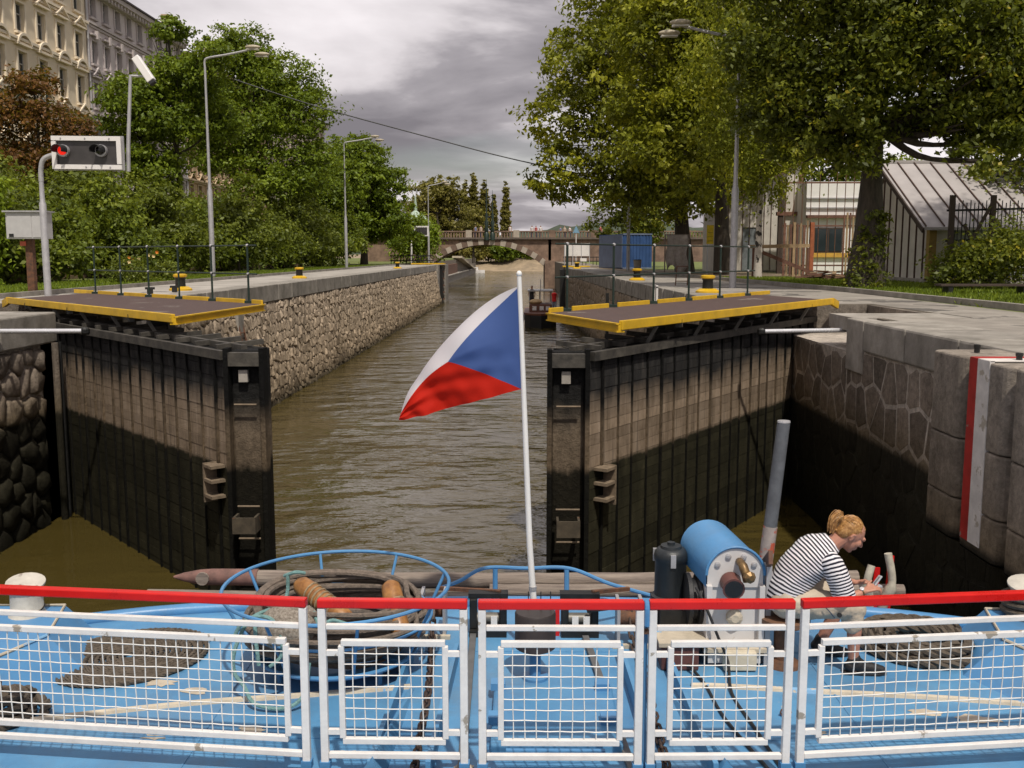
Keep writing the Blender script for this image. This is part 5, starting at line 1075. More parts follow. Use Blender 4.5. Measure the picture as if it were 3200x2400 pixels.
# deck channels along the chains, hatch, ridges
for x0,x1 in ((-0.86,-0.80),(-0.52,-0.47),(0.72,0.77),(1.05,1.11)): MB().bar((x0+.02,7.2,Z+.06),(x0+.02+(-.05 if x0<0 else .05),5.42,Z+.06),0.03,0.14).build('chain_channel', deck_blue, boat)
for (xa_,xb_,w2) in ((-0.80,-0.98,-0.17),(1.06,1.30,0.2)):
    MB().add([(xa_,6.72,Z),(xb_,5.42,Z),(xb_-w2,5.42,Z),(xa_-w2*.2,6.7,Z),(xb_-w2*.6,5.42,Z+.15)],[(0,1,4),(0,4,3),(4,2,3),(1,2,4)]).build('chain_cover', deck_blue, boat)
MB().box(-0.2,0.62,5.75,6.6,Z,Z+0.07).build('hatch', deck_blue, boat, bevel=0.015)
for x in (-0.17,0.55):
    for y_ in (6.55,6.05): 
        MB().box(x-.05,x+.05,y_-.05,y_+.05,Z+.07,Z+.12).build('hatch_hinge', blue_paint, boat)
MB().tube([(-0.1,5.68,Z+.06),(0.5,5.68,Z+.06)],0.02,8).build('hatch_bar', blue_paint, boat)
for a,b in (((-0.40,7.7,Z+.02),(-0.36,5.4,Z+.02)),((0.50,7.6,Z+.02),(0.66,5.4,Z+.02))): MB().bar(a,b,0.05,0.03).build('deck_pipe', mat('grey_strap',(0.12,0.12,0.12),0.6), boat)
for x,y_,r in ((-1.75,6.05,.09),(-1.1,5.75,.08),(-2.35,5.95,.07),(-0.35,5.6,.05),(-2.6,6.75,.1),(-2.3,6.62,.09),(3.0,6.25,.13),(2.7,6.35,.1),(3.2,5.95,.08),(1.9,6.05,.05)):
    pt_ = []; g2 = random.Random(int(x*100))
    for k in range(14): a = 2*math.pi*k/14; q = r*g2.uniform(.55,1.2); pt_.append((x+1.25*q*math.cos(a),y_+0.6*q*math.sin(a),Z+0.003))
    MB().add(pt_,[tuple(range(14))]).build('chipped_paint', mat('bare_primer',(0.52,0.45,0.35),0.8,0.2,8), boat)
cream_p = mat('cream_paint',(0.62,0.58,0.50),0.5,0.2,6,patch=(0.3,0.25,0.2),pscale=5,pth=0.62,grime=0.5)
# bollard boxes on the shoulders
for s_ in (-1,1):
    tp_ = [(-3.66,7.62),(-3.5,6.98),(-3.72,6.45),(-4.4,6.45),(-4.4,7.62)]; bt = [(-3.5,7.75),(-3.22,6.95),(-3.5,6.3),(-4.4,6.3),(-4.4,7.75)]
    m_ = MB(); k5 = 5; m_.v = [(-s_*x,y_,Z) for x,y_ in bt]+[(-s_*x,y_,2.1) for x,y_ in tp_]
    m_.f = [(0,1,6,5),(1,2,7,6),(2,3,8,7),(3,4,9,8),(4,0,5,9),(5,6,7,8,9)]
    m_.build('bollard_box', blue_paint, boat)
    bpt = [(-s_*(x-.012),y_,2.112) for x,y_ in tp_]
    MB().tube(bpt,0.012,6,closed=True).build('box_edge', trim, boat)
    c = (s_*3.93+(0.04 if s_<0 else 0),7.45 if s_<0 else 7.5,2.08)
    o = MB().lathe(c,[(0.15,0),(0.14,0.02),(0.122,0.05),(0.118,0.22),(0.125,0.25)],20).build('bollard', cream_p, boat, smooth=True)
    MB().lathe((c[0],c[1],2.33),[(0.125,0),(0.145,0.02),(0.145,0.035),(0.12,0.045),(0.03,0.05)],20,(0.1*-s_,-0.2,1)).build('bollard_cap', cream_p, o, smooth=True)
    if s_ > 0: MB().tube(catmull([(c[0]+.16*math.cos(a),c[1]+.16*math.sin(a),2.12+0.018*a/2) for a in [k*.5 for k in range(38)]],2),0.028,7).build('rope_turns', rope_m, o, smooth=True)
    else: MB().tube([(c[0]+.125*math.cos(a),c[1]+.125*math.sin(a),2.15+.01*math.sin(3*a)) for a in [k*math.pi/12 for k in range(24)]],0.006,5,closed=True).build('scuff', rubber, o)
# ------------------------------------------------------------------ railing panels
mesh_m = mat('white_mesh',(0.80,0.77,0.72),0.5,0.1,10)
def railing(x0, x1, y0, y1, label):
    t = thing('railing_panel', label, 'railing', ((x0+x1)/2,(y0+y1)/2,Z), 'white railing panels with red top rail')
    P = lambda f, z: (x0+(x1-x0)*f, y0+(y1-y0)*f, z); ln = math.hypot(x1-x0,y1-y0); pw = 0.045
    MB().bar(P(0,2.918),P(1,2.918),0.055,0.052).build('top_rail', red_paint, t, bevel=0.008)
    for f in (pw/2/ln, 1-pw/2/ln):
        o = MB().bar(P(f,1.955),P(f,2.891),pw,pw,up=(0,1,0)).build('post', white_paint, t, bevel=0.005)
        a = P(f,Z+.06); MB().bar(a,P(f,1.96),0.06,0.06,up=(0,1,0)).build('post_foot', blue_paint, o)
    i = (pw+.001)/ln
    MB().bar(P(i,2.778),P(1-i,2.778),0.03,0.032).build('middle_rail', white_paint, t, bevel=0.005)
    MB().bar(P(i,1.995),P(1-i,1.995),0.034,0.036).build('bottom_rail', white_paint, t, bevel=0.005)
    m0 = (pw+0.085)/ln; m1 = 1-m0; zt, zb = 2.682, 2.085
    fr = MB(); fr.bar(P(m0,zt),P(m1,zt),0.034,0.036); fr.bar(P(m0,zb),P(m1,zb),0.034,0.036)
    for f in (m0,m1): fr.bar(P(f,zb+.018),P(f,zt-.018),0.034,0.034,up=(0,1,0))
    fr.build('mesh_frame', white_paint, t, bevel=0.004)
    for f0_,f1_ in ((i,m0-.017/ln),(m1+.017/ln,1-i)):
        for z_ in (2.62,2.14): MB().bar(P(f0_,z_),P(f1_,z_),0.028,0.03).build('connector', white_paint, t)
    wn = MB(); g2 = random.Random(int(x0*100)); ml = (m1-m0)*ln; nv = max(1,round(ml/0.066)); nh_ = round((zt-zb)/0.063)
    for k in range(1,nv):
        f = m0+(m1-m0)*k/nv; pp_ = []
        for q in range(nh_+1):
            b_ = P(f+(g2.uniform(-.001,.001)+.003*math.sin(q*.6+k))/ln, zb+(zt-zb)*q/nh_); pp_.append((b_[0],b_[1]-.004+(.0022 if (q+k)%2 else -.0022),b_[2]))
        wn.tube(pp_,0.0038,5)
    for q in range(1,nh_):
        z_ = zb+(zt-zb)*q/nh_; pp_ = []
        for k in range(nv+1):
            b_ = P(m0+(m1-m0)*k/nv, z_+g2.uniform(-.0012,.0012)+.003*math.sin(k*.35+q)); pp_.append((b_[0],b_[1]-.004+(-.0022 if (q+k)%2 else .0022),b_[2]))
        wn.tube(pp_,0.0038,5)
    wn.build('wire_mesh', mesh_m, t, smooth=False)
    return t
railing(-3.75,-1.243,5.74,5.475,'long railing panel at far left of the red topped railing')
railing(-1.178,-0.317,5.47,5.46,'narrow railing panel in front of the rope basket')
railing(-0.256,0.692,5.455,5.46,'middle railing panel in front of the flagpole drum')
railing(0.722,1.556,5.465,5.485,'narrow railing panel in front of the winch')
railing(1.597,3.75,5.49,5.74,'long railing panel at far right in front of the seated man')
hk = thing('blue_post','short blue hinge post between the middle and winch railing panels','post',(0.708,5.47,Z))
MB().tube([(0.708,5.5,Z),(0.708,5.5,2.88)],0.012,8).build('rod', blue_paint, hk); MB().tube(catmull([(0.708,5.5,2.86),(0.708,5.47,2.93),(0.708,5.44,2.9),(0.708,5.44,2.8)],4),0.016,8).build('hook', blue_paint, hk)
MB().box(0.695,0.721,5.45,5.5,2.745,2.765).build('latch', rust, hk)

# ------------------------------------------------------------------ things on the foredeck
circ = lambda c, r, z, n=48, ph=0: [(c[0]+r*math.cos(ph+2*math.pi*k/n), c[1]+r*math.sin(ph+2*math.pi*k/n), z) for k in range(n)]
bk = thing('rope_basket','round blue steel basket frame holding coiled wire rope','basket',(-1.38,7.1,Z)); bc_ = (-1.38,7.1)
MB().tube(circ(bc_,0.83,2.47,64),0.014,8,closed=True).build('rim', blue_paint, bk, smooth=True)
MB().tube(circ(bc_,0.60,2.0,48),0.016,8,closed=True).build('base_ring', blue_paint, bk, smooth=True)
MB().tube(circ(bc_,0.70,2.24,48),0.011,8,closed=True).build('middle_ring', blue_paint, bk, smooth=True)
for k in range(8):
    a = 2*math.pi*k/8+0.35; MB().tube([(bc_[0]+.60*math.cos(a),bc_[1]+.60*math.sin(a),2.0),(bc_[0]+.83*math.cos(a),bc_[1]+.83*math.sin(a),2.47)],0.012,7).build('stave', blue_paint, bk)
for k in range(3):
    a = math.pi*k/3+0.5; MB().tube([(bc_[0]+.6*math.cos(a),bc_[1]+.6*math.sin(a),2.0),(bc_[0]-.6*math.cos(a),bc_[1]-.6*math.sin(a),2.0)],0.012,7).build('floor_bar', blue_paint, bk)
MB().lathe((bc_[0],bc_[1],1.97),[(0.58,0),(0.6,0.02)],32).build('floor_plate', blue_paint, bk)
for k in range(4):
    a = math.pi/4+k*math.pi/2; MB().tube([(bc_[0]+.5*math.cos(a),bc_[1]+.5*math.sin(a),Z),(bc_[0]+.52*math.cos(a),bc_[1]+.52*math.sin(a),2.0)],0.02,7).build('leg', blue_paint, bk)
wire = mat('wire_rope',(0.22,0.175,0.14),0.8,0.35,25,bump=0.9,bscale=70,col2=(0.12,0.095,0.075))
wr = MB(); g2 = random.Random(9); pth = []
for turn in range(27):
    r0 = g2.uniform(0.40,0.62); z0 = 2.03+0.36*(turn/27)+g2.uniform(-.02,.03); ox,oy = g2.uniform(-.04,.04),g2.uniform(-.04,.04); tilt = g2.uniform(-.05,.05)
    r0 += (z0-2.03)*0.35
    for k in range(18): a = 2*math.pi*k/18; pth.append((bc_[0]+ox+r0*math.cos(a),bc_[1]+oy+r0*math.sin(a)*0.98,z0+tilt*math.cos(a+turn)+.012*math.sin(3*a)))
wr.tube(catmull(pth,2),0.021,7); tag(wr.build('wire_rope_coil', wire, loc=(-1.38,7.1,2.0), smooth=True),'thick brown wire rope coiled inside the blue basket','rope')
wf2 = mat('varnished_wood',(0.36,0.17,0.05),0.4,0.35,14,col2=(0.17,0.07,0.025))
def fender(a, b, r, label, wraps):
    a, b = Vector(a), Vector(b); t = thing('wooden_fender', label, 'fender', a, 'wooden fenders in the rope basket'); d = b-a; ln = d.length
    MB().lathe(a,[(r*.55,0),(r*.9,ln*.06),(r,ln*.2),(r*.98,ln*.8),(r*.85,ln*.95),(r*.5,ln)],18,d).build('block', wf2, t, smooth=True)
    u = d.normalized().orthogonal().normalized(); v = d.normalized().cross(u)
    p = [a+d*(0.25+0.5*k/(wraps*12))+(u*math.cos(2*math.pi*k/12)+v*math.sin(2*math.pi*k/12))*r*1.03 for k in range(wraps*12)]
    MB().tube(p,0.008,5).build('rope_wrap', mat('pale_rope',(0.34,0.26,0.16),0.9,0.3,30,bump=0.5), t, smooth=True)
fender((-1.66,7.05,2.50),(-1.22,6.72,2.32),0.075,'rope wrapped wooden fender lying on the coil, left one',7)
fender((-0.98,7.05,2.50),(-0.86,6.72,2.22),0.075,'brown wooden fender in the coil near the basket right side',2)
sk_ = MB(); sk_.sphere((-1.62,6.62,2.32),(0.23,0.17,0.16),20,14); o = sk_.build('net_bag', mat('grey_netting',(0.42,0.37,0.31),0.9,0.45,55,bump=1.0,bscale=90,col2=(0.16,0.13,0.1)), loc=(-1.62,6.62,2.2), smooth=True)
tx_ = bpy.data.textures.new('lump','CLOUDS'); tx_.noise_scale = 0.09; dm_ = o.modifiers.new('d','DISPLACE'); dm_.texture = tx_; dm_.strength = 0.07
tag(o,'lumpy grey net bag tied into the left side of the rope basket','net bag')
teal = mat('teal_rope',(0.20,0.37,0.36),0.8,0.3,40,bump=0.8,bscale=80)
tl = MB()
for pts in ([(-1.72,7.0,2.58),(-1.73,6.98,2.42),(-1.78,6.8,2.40),(-1.9,6.6,2.38),(-1.98,6.5,2.2),(-1.98,6.48,2.05),(-1.9,6.42,1.98),(-1.8,6.32,1.9),(-1.6,6.3,1.88),(-1.48,6.35,1.95),(-1.45,6.42,2.15)],
            [(-1.98,6.5,2.3),(-1.9,6.5,2.42),(-1.75,6.5,2.44),(-1.66,6.47,2.36),(-1.64,6.44,2.2),(-1.72,6.42,2.12)],[(-1.84,6.52,2.44),(-1.82,6.46,2.3),(-1.8,6.44,2.12)],[(-1.45,6.6,2.44),(-1.38,6.5,2.38),(-1.3,6.5,2.42),(-1.15,6.55,2.36),(-1.05,6.6,2.38)],[(-1.75,7.02,2.56),(-1.66,6.98,2.6),(-1.6,7.02,2.58)]):
    tl.tube(catmull(pts,6),0.014,7)
tag(tl.build('teal_rope', teal, loc=(-1.75,6.6,2.2), smooth=True),'pale teal rope looped over the net bag and basket rim','rope')
# flat rope coils: each turn a laid strand
def strand(path, r, mb, twist=9.0, n=8):
    P = [Vector(p) for p in path]; L_ = 0
    for s_ in range(3):
        q = []; L_ = 0
        for i,p in enumerate(P):
            t = (P[min(i+1,len(P)-1)]-P[max(i-1,0)]).normalized(); u = t.cross(Vector((0,0,1))).normalized(); v = t.cross(u)
            if i: L_ += (P[i]-P[i-1]).length
            a = L_/r*0.85+s_*2*math.pi/3; q.append(p+(u*math.cos(a)+v*math.sin(a))*r*0.5)
        mb.tube(q,r*0.56,5)
def coil(c, rmax, rmin, pitch, r, z, label, squash=1.0, rot=0, tail=None, layers=1, name='rope_coil'):
    mb = MB(); 
    for l in range(layers):
        p = []; rr = rmax-l*pitch*.6; a = l*1.0
        while rr > rmin:
            x = rr*math.cos(a); y = rr*math.sin(a)*squash; p.append((c[0]+x*math.cos(rot)-y*math.sin(rot), c[1]+x*math.sin(rot)+y*math.cos(rot), z+r+l*r*1.7)); da = 0.035/max(rr,.06); a += da; rr -= pitch*da/(2*math.pi)
        if tail and l == 0: p = [tuple(q) for q in catmull(tail,10)][:-1]+p
        strand(p, r, mb)
    tag(mb.build(name, rope_m, loc=(c[0],c[1],z), smooth=True),label,'rope')
coil((-2.98,7.18),0.60,0.05,0.042,0.02,Z,'flat spiral mat of dark rope coiled on the left deck',0.86,0.6)
coil((-3.46,6.2),0.28,0.10,0.085,0.036,Z,'thick dark rope heap at the lower left of the deck',1.0,0,layers=3)
coil((3.08,7.42),0.50,0.2,0.1,0.042,Z,'thick dark rope coil on the right deck beside the seated man',0.85,-0.55,layers=2,tail=[(3.95,7.3,2.1),(3.7,7.15,Z+.1),(3.55,7.2,Z+.05)])
# flagpole and flag
fp = thing('flagpole','white flagpole rising from the bow deck, flying the flag','flagpole',(0.10,7.25,Z))
MB().tube([(0.11,7.25,Z),(0.08,7.25,2.31),(0.05,7.25,2.74),(-0.03,7.25,4.74)],[0.026,0.025,0.023,0.017],12).build('pole', mat('pole_white',(0.8,0.78,0.75),0.4,0.04), fp, smooth=True)
MB().sphere((-0.03,7.25,4.76),(0.021,0.021,0.024),10,8).build('finial', mat('pole_white',(0.8,0.78,0.75)), fp, smooth=True)
MB().lathe((0.075,7.25,2.38),[(0.03,0),(0.03,0.03)],12).build('pole_collar', galv, fp)
fgm, Nn, Ll, bs = nodes_of('flag_cloth')
uvn = Nn.new('ShaderNodeUVMap'); uvn.uv_map = 'UVMap'; sp3 = Nn.new('ShaderNodeSeparateXYZ'); Ll.new(uvn.outputs[0], sp3.inputs[0])
def fm(op,a,b=None):
    n_ = Nn.new('ShaderNodeMath'); n_.operation = op
    for i_,v_ in enumerate((a,b)):
        if v_ is None: continue
        if isinstance(v_,(int,float)): n_.inputs[i_].default_value = v_
        else: Ll.new(v_, n_.inputs[i_])
    return n_.outputs[0]
U_, V_ = sp3.outputs[0], sp3.outputs[1]
blue_f = fm('LESS_THAN', U_, fm('SUBTRACT',0.5,fm('ABSOLUTE',fm('SUBTRACT',V_,0.5)))); red_f = fm('GREATER_THAN',V_,0.5)
fcol = mixc(Nn,Ll,blue_f,mixc(Nn,Ll,red_f,(0.78,0.74,0.76),(0.62,0.02,0.008)),(0.075,0.135,0.36))
Ll.new(fcol,bs.inputs['Base Color']); bs.inputs['Roughness'].default_value = 0.75; bs.inputs['Specular IOR Level'].default_value = 0.2
tr_ = Nn.new('ShaderNodeBsdfTranslucent'); Ll.new(fcol,tr_.inputs[0]); ms_ = Nn.new('ShaderNodeMixShader'); ms_.inputs[0].default_value = 0.4; Ll.new(bs.outputs[0],ms_.inputs[1]); Ll.new(tr_.outputs[0],ms_.inputs[2]); Ll.new(ms_.outputs[0],Nn['Material Output'].inputs[0])
# edges of the cloth in metres (x, z) with depth y: upper half folds away over the back
def bez(pts, t):
    P = [Vector(p) for p in pts]
    while len(P) > 1: P = [P[i].lerp(P[i+1],t) for i in range(len(P)-1)]
    return P[0]
nu, nv = 72, 48; verts = []; uvs = []
for i in range(nu+1):
    u = i/nu
    mid = bez([(-0.025,7.25,4.30),(-0.26,7.19,4.27),(-0.50,7.14,4.17),(-0.64,7.16,4.11),(-0.78,7.2,3.96),(-0.90,7.22,3.74)],u)
    bot = bez([(-0.012,7.25,3.915),(-0.3,7.20,3.85),(-0.52,7.16,3.79),(-0.72,7.2,3.72),(-0.915,7.22,3.69)],u)
    top = bez([(-0.03,7.25,4.67),(-0.25,7.34,4.60),(-0.50,7.52,4.40),(-0.70,7.5,4.12),(-0.84,7.46,3.92)],u)
    for j in range(nv+1):
        v = j/nv
        if v < 0.5:
            t = v/0.5; p = bez([top, top.lerp(mid,0.55)+Vector((-0.05*math.sin(math.pi*min(1,u*1.1)),-0.02,0.05)), mid], t)
        else:
            t = (v-0.5)/0.5; p = mid.lerp(bot,t)
        w_ = min(1,u*3); ru = 0.5*max(0,(v-0.4))
        dy = 0.030*w_*math.sin(9*u+3.2*v)+ (0.013*ru*2)*math.sin(24*u-11*v+2*math.sin(5*v))*min(1,u*6)+0.012*ru*math.sin(47*u+19*v)+0.014*math.sin(9*v+16*u*u)*w_+0.012*math.sin(30*(v+0.35*u))*max(0,1-abs(v-.72)*4)*w_
        verts.append((p.x, p.y+dy, p.z+0.006*ru*math.sin(33*u+5)*w_)); uvs.append((u,v))
fl = MB().add(verts,[(i*(nv+1)+j,(i+1)*(nv+1)+j,(i+1)*(nv+1)+j+1,i*(nv+1)+j+1) for i in range(nu) for j in range(nv)])
fo = fl.build('flag', fgm, loc=(-0.02,7.25,4.3), smooth=True); ul = fo.data.uv_layers.new(name='UVMap')
for lp in fo.data.loops: ul.data[lp.index].uv = uvs[lp.vertex_index]
tag(fo,'white red and blue flag with blue triangle drooping from the white pole','flag')
# drum on a blue pedestal
dr = thing('drum_light','dark brown drum on a blue pipe pedestal at the foot of the flagpole','drum',(0.09,6.87,Z))
dmm = mat('dark_drum',(0.045,0.035,0.033),0.5,0.3,4)
MB().lathe((0.09,6.87,2.08),[(0.13,0),(0.148,0.012),(0.148,0.26),(0.14,0.275),(0.02,0.27)],28).build('drum', dmm, dr, smooth=True)
MB().lathe((0.09,6.87,Z),[(0.095,0),(0.095,0.02),(0.042,0.03),(0.042,0.22),(0.1,0.235)],20).build('pedestal', blue_paint, dr, smooth=True)
for x in (0.04,0.13,0.2): MB().tube([(x,6.9,2.35),(x,6.9,2.49)],0.004,5).build('bolt_rod', rubber, dr)
# roller fairleads and chain stoppers
def fairlead(x, y, label, red=False):
    t = thing('chain_stopper', label, 'chain stopper', (x,y,Z), 'black iron chain stoppers'); 
    MB().box(x-.15,x+.15,y-.12,y+.12,Z,Z+.05).build('base', black_iron, t)
    for s_ in (-1,1): MB().box(x+s_*.12-.03,x+s_*.12+.03,y-.07,y+.07,Z+.05,Z+.30).build('cheek', black_iron, t, bevel=0.01)
    MB().tube([(x-.12,y,Z+.12),(x+.12,y,Z+.12)],0.045,10).build('roller', mat('dull_steel',(0.2,0.19,0.17)), t, smooth=True)
    MB().box(x-.16,x+.16,y-.05,y+.05,Z+.30,Z+.34).build('top_bar', black_iron, t)
    for s_ in (-.04,.05): MB().box(x+s_-.025,x+s_+.025,y-.125,y-.12,Z+.1,Z+.18).build('white_mark', white_paint, t)
    if red: MB().box(x-.2,x-.165,y-.08,y-.04,Z,Z+.26).build('red_lever', red_paint, t)
    MB().bar((x+.1,y,Z+.34),(x+.42*(1 if x>0 else -1),y+.2,Z+.3),0.03,0.03).build('lever', rust, t)
fairlead(-0.28,7.75,'black chain stopper left of the flagpole'); fairlead(0.46,7.75,'black chain stopper with red lever right of the flagpole',True)
def anchor_gear(x, y, label):
    t = thing('chain_roller', label, 'chain roller', (x,y,Z), 'chain rollers')
    for s_ in (-1,1): MB().box(x+s_*.09-.012,x+s_*.09+.012,y-.1,y+.1,Z,Z+.36).build('side_plate', galv, t)
    MB().tube([(x-.09,y,Z+.2),(x+.09,y,Z+.2)],0.06,12).build('roller', rust, t, smooth=True); MB().box(x-.14,x+.14,y-.14,y-.1,Z,Z+.03).build('base', trim, t)
    MB().bar((x-.08,y,Z+.3),(x-.32,y+.12,Z+.22),0.04,0.04).build('handle', black_iron, t)
anchor_gear(-0.72,7.72,'small chain roller at the left end of the rusty chain'); anchor_gear(0.84,7.55,'small chain roller with black handle before the motor canister')
def linkmesh():
    def fn(b): b.tube([(0.034*math.cos(a)*(1.0)+ (0.018 if math.cos(a)>0 else -0.018),0.024*math.sin(a),0) for a in [k*math.pi/6 for k in range(12)]],0.0095,6,closed=True)
    return quick_mesh('chain_link', mat('dark_chain',(0.065,0.04,0.03),0.7,0.4,20,bump=0.3), fn)
lk = linkmesh()
def chain(pts, label):
    P = catmull(pts,30); t = thing('anchor_chain', label, 'chain', pts[0], 'rusty anchor chains'); acc = 0; k = 0; last = P[0]
    for a,b in zip(P,P[1:]):
        acc += (b-a).length
        if acc >= 0.072:
            acc = 0; d = (b-last); o = inst(lk,'link',t,(a+last)/2); last = b
            q = d.to_track_quat('X','Z'); o.rotation_mode = 'QUATERNION'; from mathutils import Quaternion as Q
            o.rotation_quaternion = q @ Q((1,0,0), R(90 if k%2 else 0)+0.35); k += 1
chain([(-0.72,7.75,Z+.25),(-0.72,7.55,Z+.08),(-0.70,7.3,Z+.03),(-0.66,6.6,Z+.03),(-0.65,6.0,Z+.03),(-0.64,5.42,Z+.03)],'rusty anchor chain running aft on the left of the hatch')
chain([(0.84,7.55,Z+.26),(0.86,7.35,Z+.06),(0.89,7.0,Z+.03),(0.87,6.3,Z+.03),(0.86,5.8,Z+.03),(0.85,5.42,Z+.03)],'rusty anchor chain running aft on the right of the hatch')
# winch
wi = thing('anchor_winch','anchor winch with blue rounded cover and grey white front plate','winch',(1.56,7.2,Z))
grey_w = mat('greyish_white',(0.62,0.60,0.59),0.5,0.1,3,patch=(0.4,0.3,0.2),pscale=5,pth=0.68)
def dprof(cx, y, cz, r, bot, n=18): return [(cx-r,y,bot)]+[(cx-r*math.cos(math.pi*k/n),y,cz+r*math.sin(math.pi*k/n)) for k in range(n+1)]+[(cx+r,y,bot)]
pf = dprof(1.575,7.12,2.545,0.215,2.45); cov_ = MB(); bkp = [(x-0.11,7.66,z+0.06) for x,y,z in pf]; nn = len(pf)
cov_.add(pf+bkp,[(i,i+1,nn+i+1,nn+i) for i in range(nn-1)]+[tuple(range(nn,2*nn))]); cov_.build('cover', blue_paint, wi, smooth=True)
MB().tube(pf[1:-1],0.012,6).build('cover_rim', blue_paint, wi)
MB().extrude([(1.575+(x-1.575)*.96,7.125,2.46+(z-2.46)*.96) for x,y,z in pf],(0,0.02,0)).build('front_plate', grey_w, wi)
for a in (35,70,110,145): MB().lathe((1.575+.165*math.cos(R(a)),7.125,2.53+.165*math.sin(R(a))),[(.022,0),(.022,.012),(.01,.016)],10,(0,-1,0)).build('plate_bolt', galv, wi)
brass = mat('brass',(0.24,0.15,0.06),0.45,0.5,14,metal=0.6,col2=(0.08,0.05,0.03))
MB().tube(catmull([(1.60,7.12,2.65),(1.605,7.04,2.65),(1.62,7.0,2.60),(1.635,6.99,2.54)],5),[0.03]*6+[0.034]*10,10).build('valve', brass, wi, smooth=True)
MB().lathe((1.64,6.97,2.58),[(.035,-.03),(.045,-.01),(.045,.02),(.02,.04)],8,(0.3,-1,0.1)).build('valve_nut', brass, wi)
MB().lathe((1.535,7.12,2.50),[(.075,0),(.08,.02),(.072,.05),(.072,.13),(.082,.14)],18,(0,-1,-0.12)).build('shaft_housing', mat('maroon_paint',(0.13,0.05,0.04),0.5,0.3,6), wi, smooth=True)
MB().lathe((1.535,6.985,2.482),[(.068,0),(.068,.004)],18,(0,-1,-0.12)).build('shaft_bore', rubber, wi)
MB().box(1.36,1.79,7.14,7.62,2.0,2.45).build('cabinet', grey_w, wi, bevel=0.01)
MB().box(1.36,1.40,7.08,7.14,2.0,2.47).build('cabinet_flange', grey_w, wi); MB().box(1.75,1.79,7.08,7.14,2.0,2.47).build('cabinet_flange', grey_w, wi)
MB().box(1.34,1.81,7.05,7.6,1.97,2.0).build('cabinet_foot', trim, wi); MB().box(1.38,1.77,7.08,7.58,1.88,1.97).build('plinth', grey_w, wi)
MB().box(1.48,1.72,6.98,7.05,1.86,2.0).build('terminal_box', mat('cream_enamel',(0.62,0.55,0.42),0.6,0.2,8), wi, bevel=0.008)
MB().lathe((1.575,7.14,2.22),[(.06,0),(.06,.04),(.03,.06)],12,(0,-1,0)).build('grommet', trim, wi)
MB().bar((1.80,7.0,2.72),(1.86,7.45,2.50),0.03,0.10).build('red_brown_board', wood_red, wi); MB().box(1.80,1.84,7.1,7.2,Z,2.62).build('side_strut', galv, wi)
MB().lathe((1.30,7.35,2.28),[(.05,-.06),(.2,-.05),(.2,-.02),(.16,-.01),(.16,.02),(.2,.03),(.2,.05),(.05,.06)],24,(1,0,0)).build('gear_wheel', rubber, wi, smooth=True)
MB().box(1.02,1.30,7.0,7.25,Z,2.04).build('gearbox', mat('maroon_paint',(0.13,0.05,0.04)), wi, bevel=0.015); MB().box(1.0,1.38,6.98,7.27,2.04,2.07).build('gearbox_lid', trim, wi)
MB().box(1.05,1.35,7.3,7.5,Z,2.2).build('bracket', black_iron, wi)
for p in ([(1.3,7.2,2.42),(1.36,7.06,2.3),(1.44,7.0,2.1),(1.5,6.95,1.95),(1.46,6.6,Z+.012),(1.5,6.1,Z+.012),(1.56,5.4,Z+.012)],[(1.22,7.0,1.9),(1.3,6.75,Z+.01),(1.34,6.2,Z+.01),(1.5,5.4,Z+.01)]): MB().tube(catmull(p,6),0.012,6).build('cable', rubber, wi)
ca = thing('black_canister','black ribbed canister with a lid standing left of the winch','canister',(1.16,7.55,Z)); rb_ = mat('black_plastic',(0.02,0.024,0.027),0.45,0.25,10,bump=0.15)
MB().lathe((1.16,7.55,2.22),[(.15,0),(.15,.02),(.125,.03),(.123,.30),(.13,.31),(.13,.34)],26).build('body', rb_, ca, smooth=True)
MB().lathe((1.16,7.55,2.56),[(.13,0),(.128,.03),(.105,.06),(.085,.065),(.08,.085),(.03,.09),(.03,.11),(.015,.115)],26).build('lid', rb_, ca, smooth=True)
for a in (-90,30,150): MB().box(1.16+.128*math.cos(R(a))-.02,1.16+.128*math.cos(R(a))+.02,7.55+.128*math.sin(R(a))-.012,7.55+.128*math.sin(R(a))+.012,2.5,2.6).build('clip', galv, ca)
MB().box(1.02,1.3,7.42,7.68,Z,2.22).build('stand', black_iron, ca)
# bow rail bar
bb = thing('bow_rail','bent light blue pipe rail across the bow tip','rail',(0.05,8.3,Z))
MB().tube(catmull([(-0.72,8.2,2.06),(-0.55,8.28,2.1),(-0.33,8.33,2.20),(0.03,8.36,2.19),(0.4,8.33,2.20),(0.75,8.25,2.09),(1.19,8.1,2.0),(1.25,8.1,1.88)],7),0.017,8).build('pipe', blue_paint, bb, smooth=True)
for x in (-0.24,0.38): MB().tube([(x,8.33,2.19),(x,8.3,Z)],0.022,8).build('upright', blue_paint, bb)
# timber spars slung across the bow
def spar(pts, r, label, tip=None):
    t = thing('timber_spar', label, 'timber', pts[0], 'timber spars across the bow'); mb = MB(); g2 = random.Random(len(label))
    P = catmull(pts,8); mb.tube(P,[r*g2.uniform(.93,1.06) for _ in P],12); mb.build('log', wood_old, t, smooth=True)
    if tip:
        a = Vector(pts[0]); MB().lathe(a,[(0.01,-.36),(r*.55,-.27),(r*.95,-.12),(r*1.06,0),(r*1.06,.42)],14,(1,0,0.0)).build('iron_shoe', mat('red_oxide',(0.21,0.11,0.09),0.8,0.35,8,col2=(0.11,0.06,0.05)), t, smooth=True)
        MB().lathe(a+Vector((-.07,-r*.9,.01)),[(.06,0),(.06,.03),(.025,.03)],12,(0,-1,0)).build('shoe_plug', wood_old, t)
spar([(-2.85,8.78,1.96),(-1,8.8,1.93),(1,8.8,1.94),(3.05,8.78,1.97)],0.072,'thick grey spar with red brown pointed shoe across the bow',True)
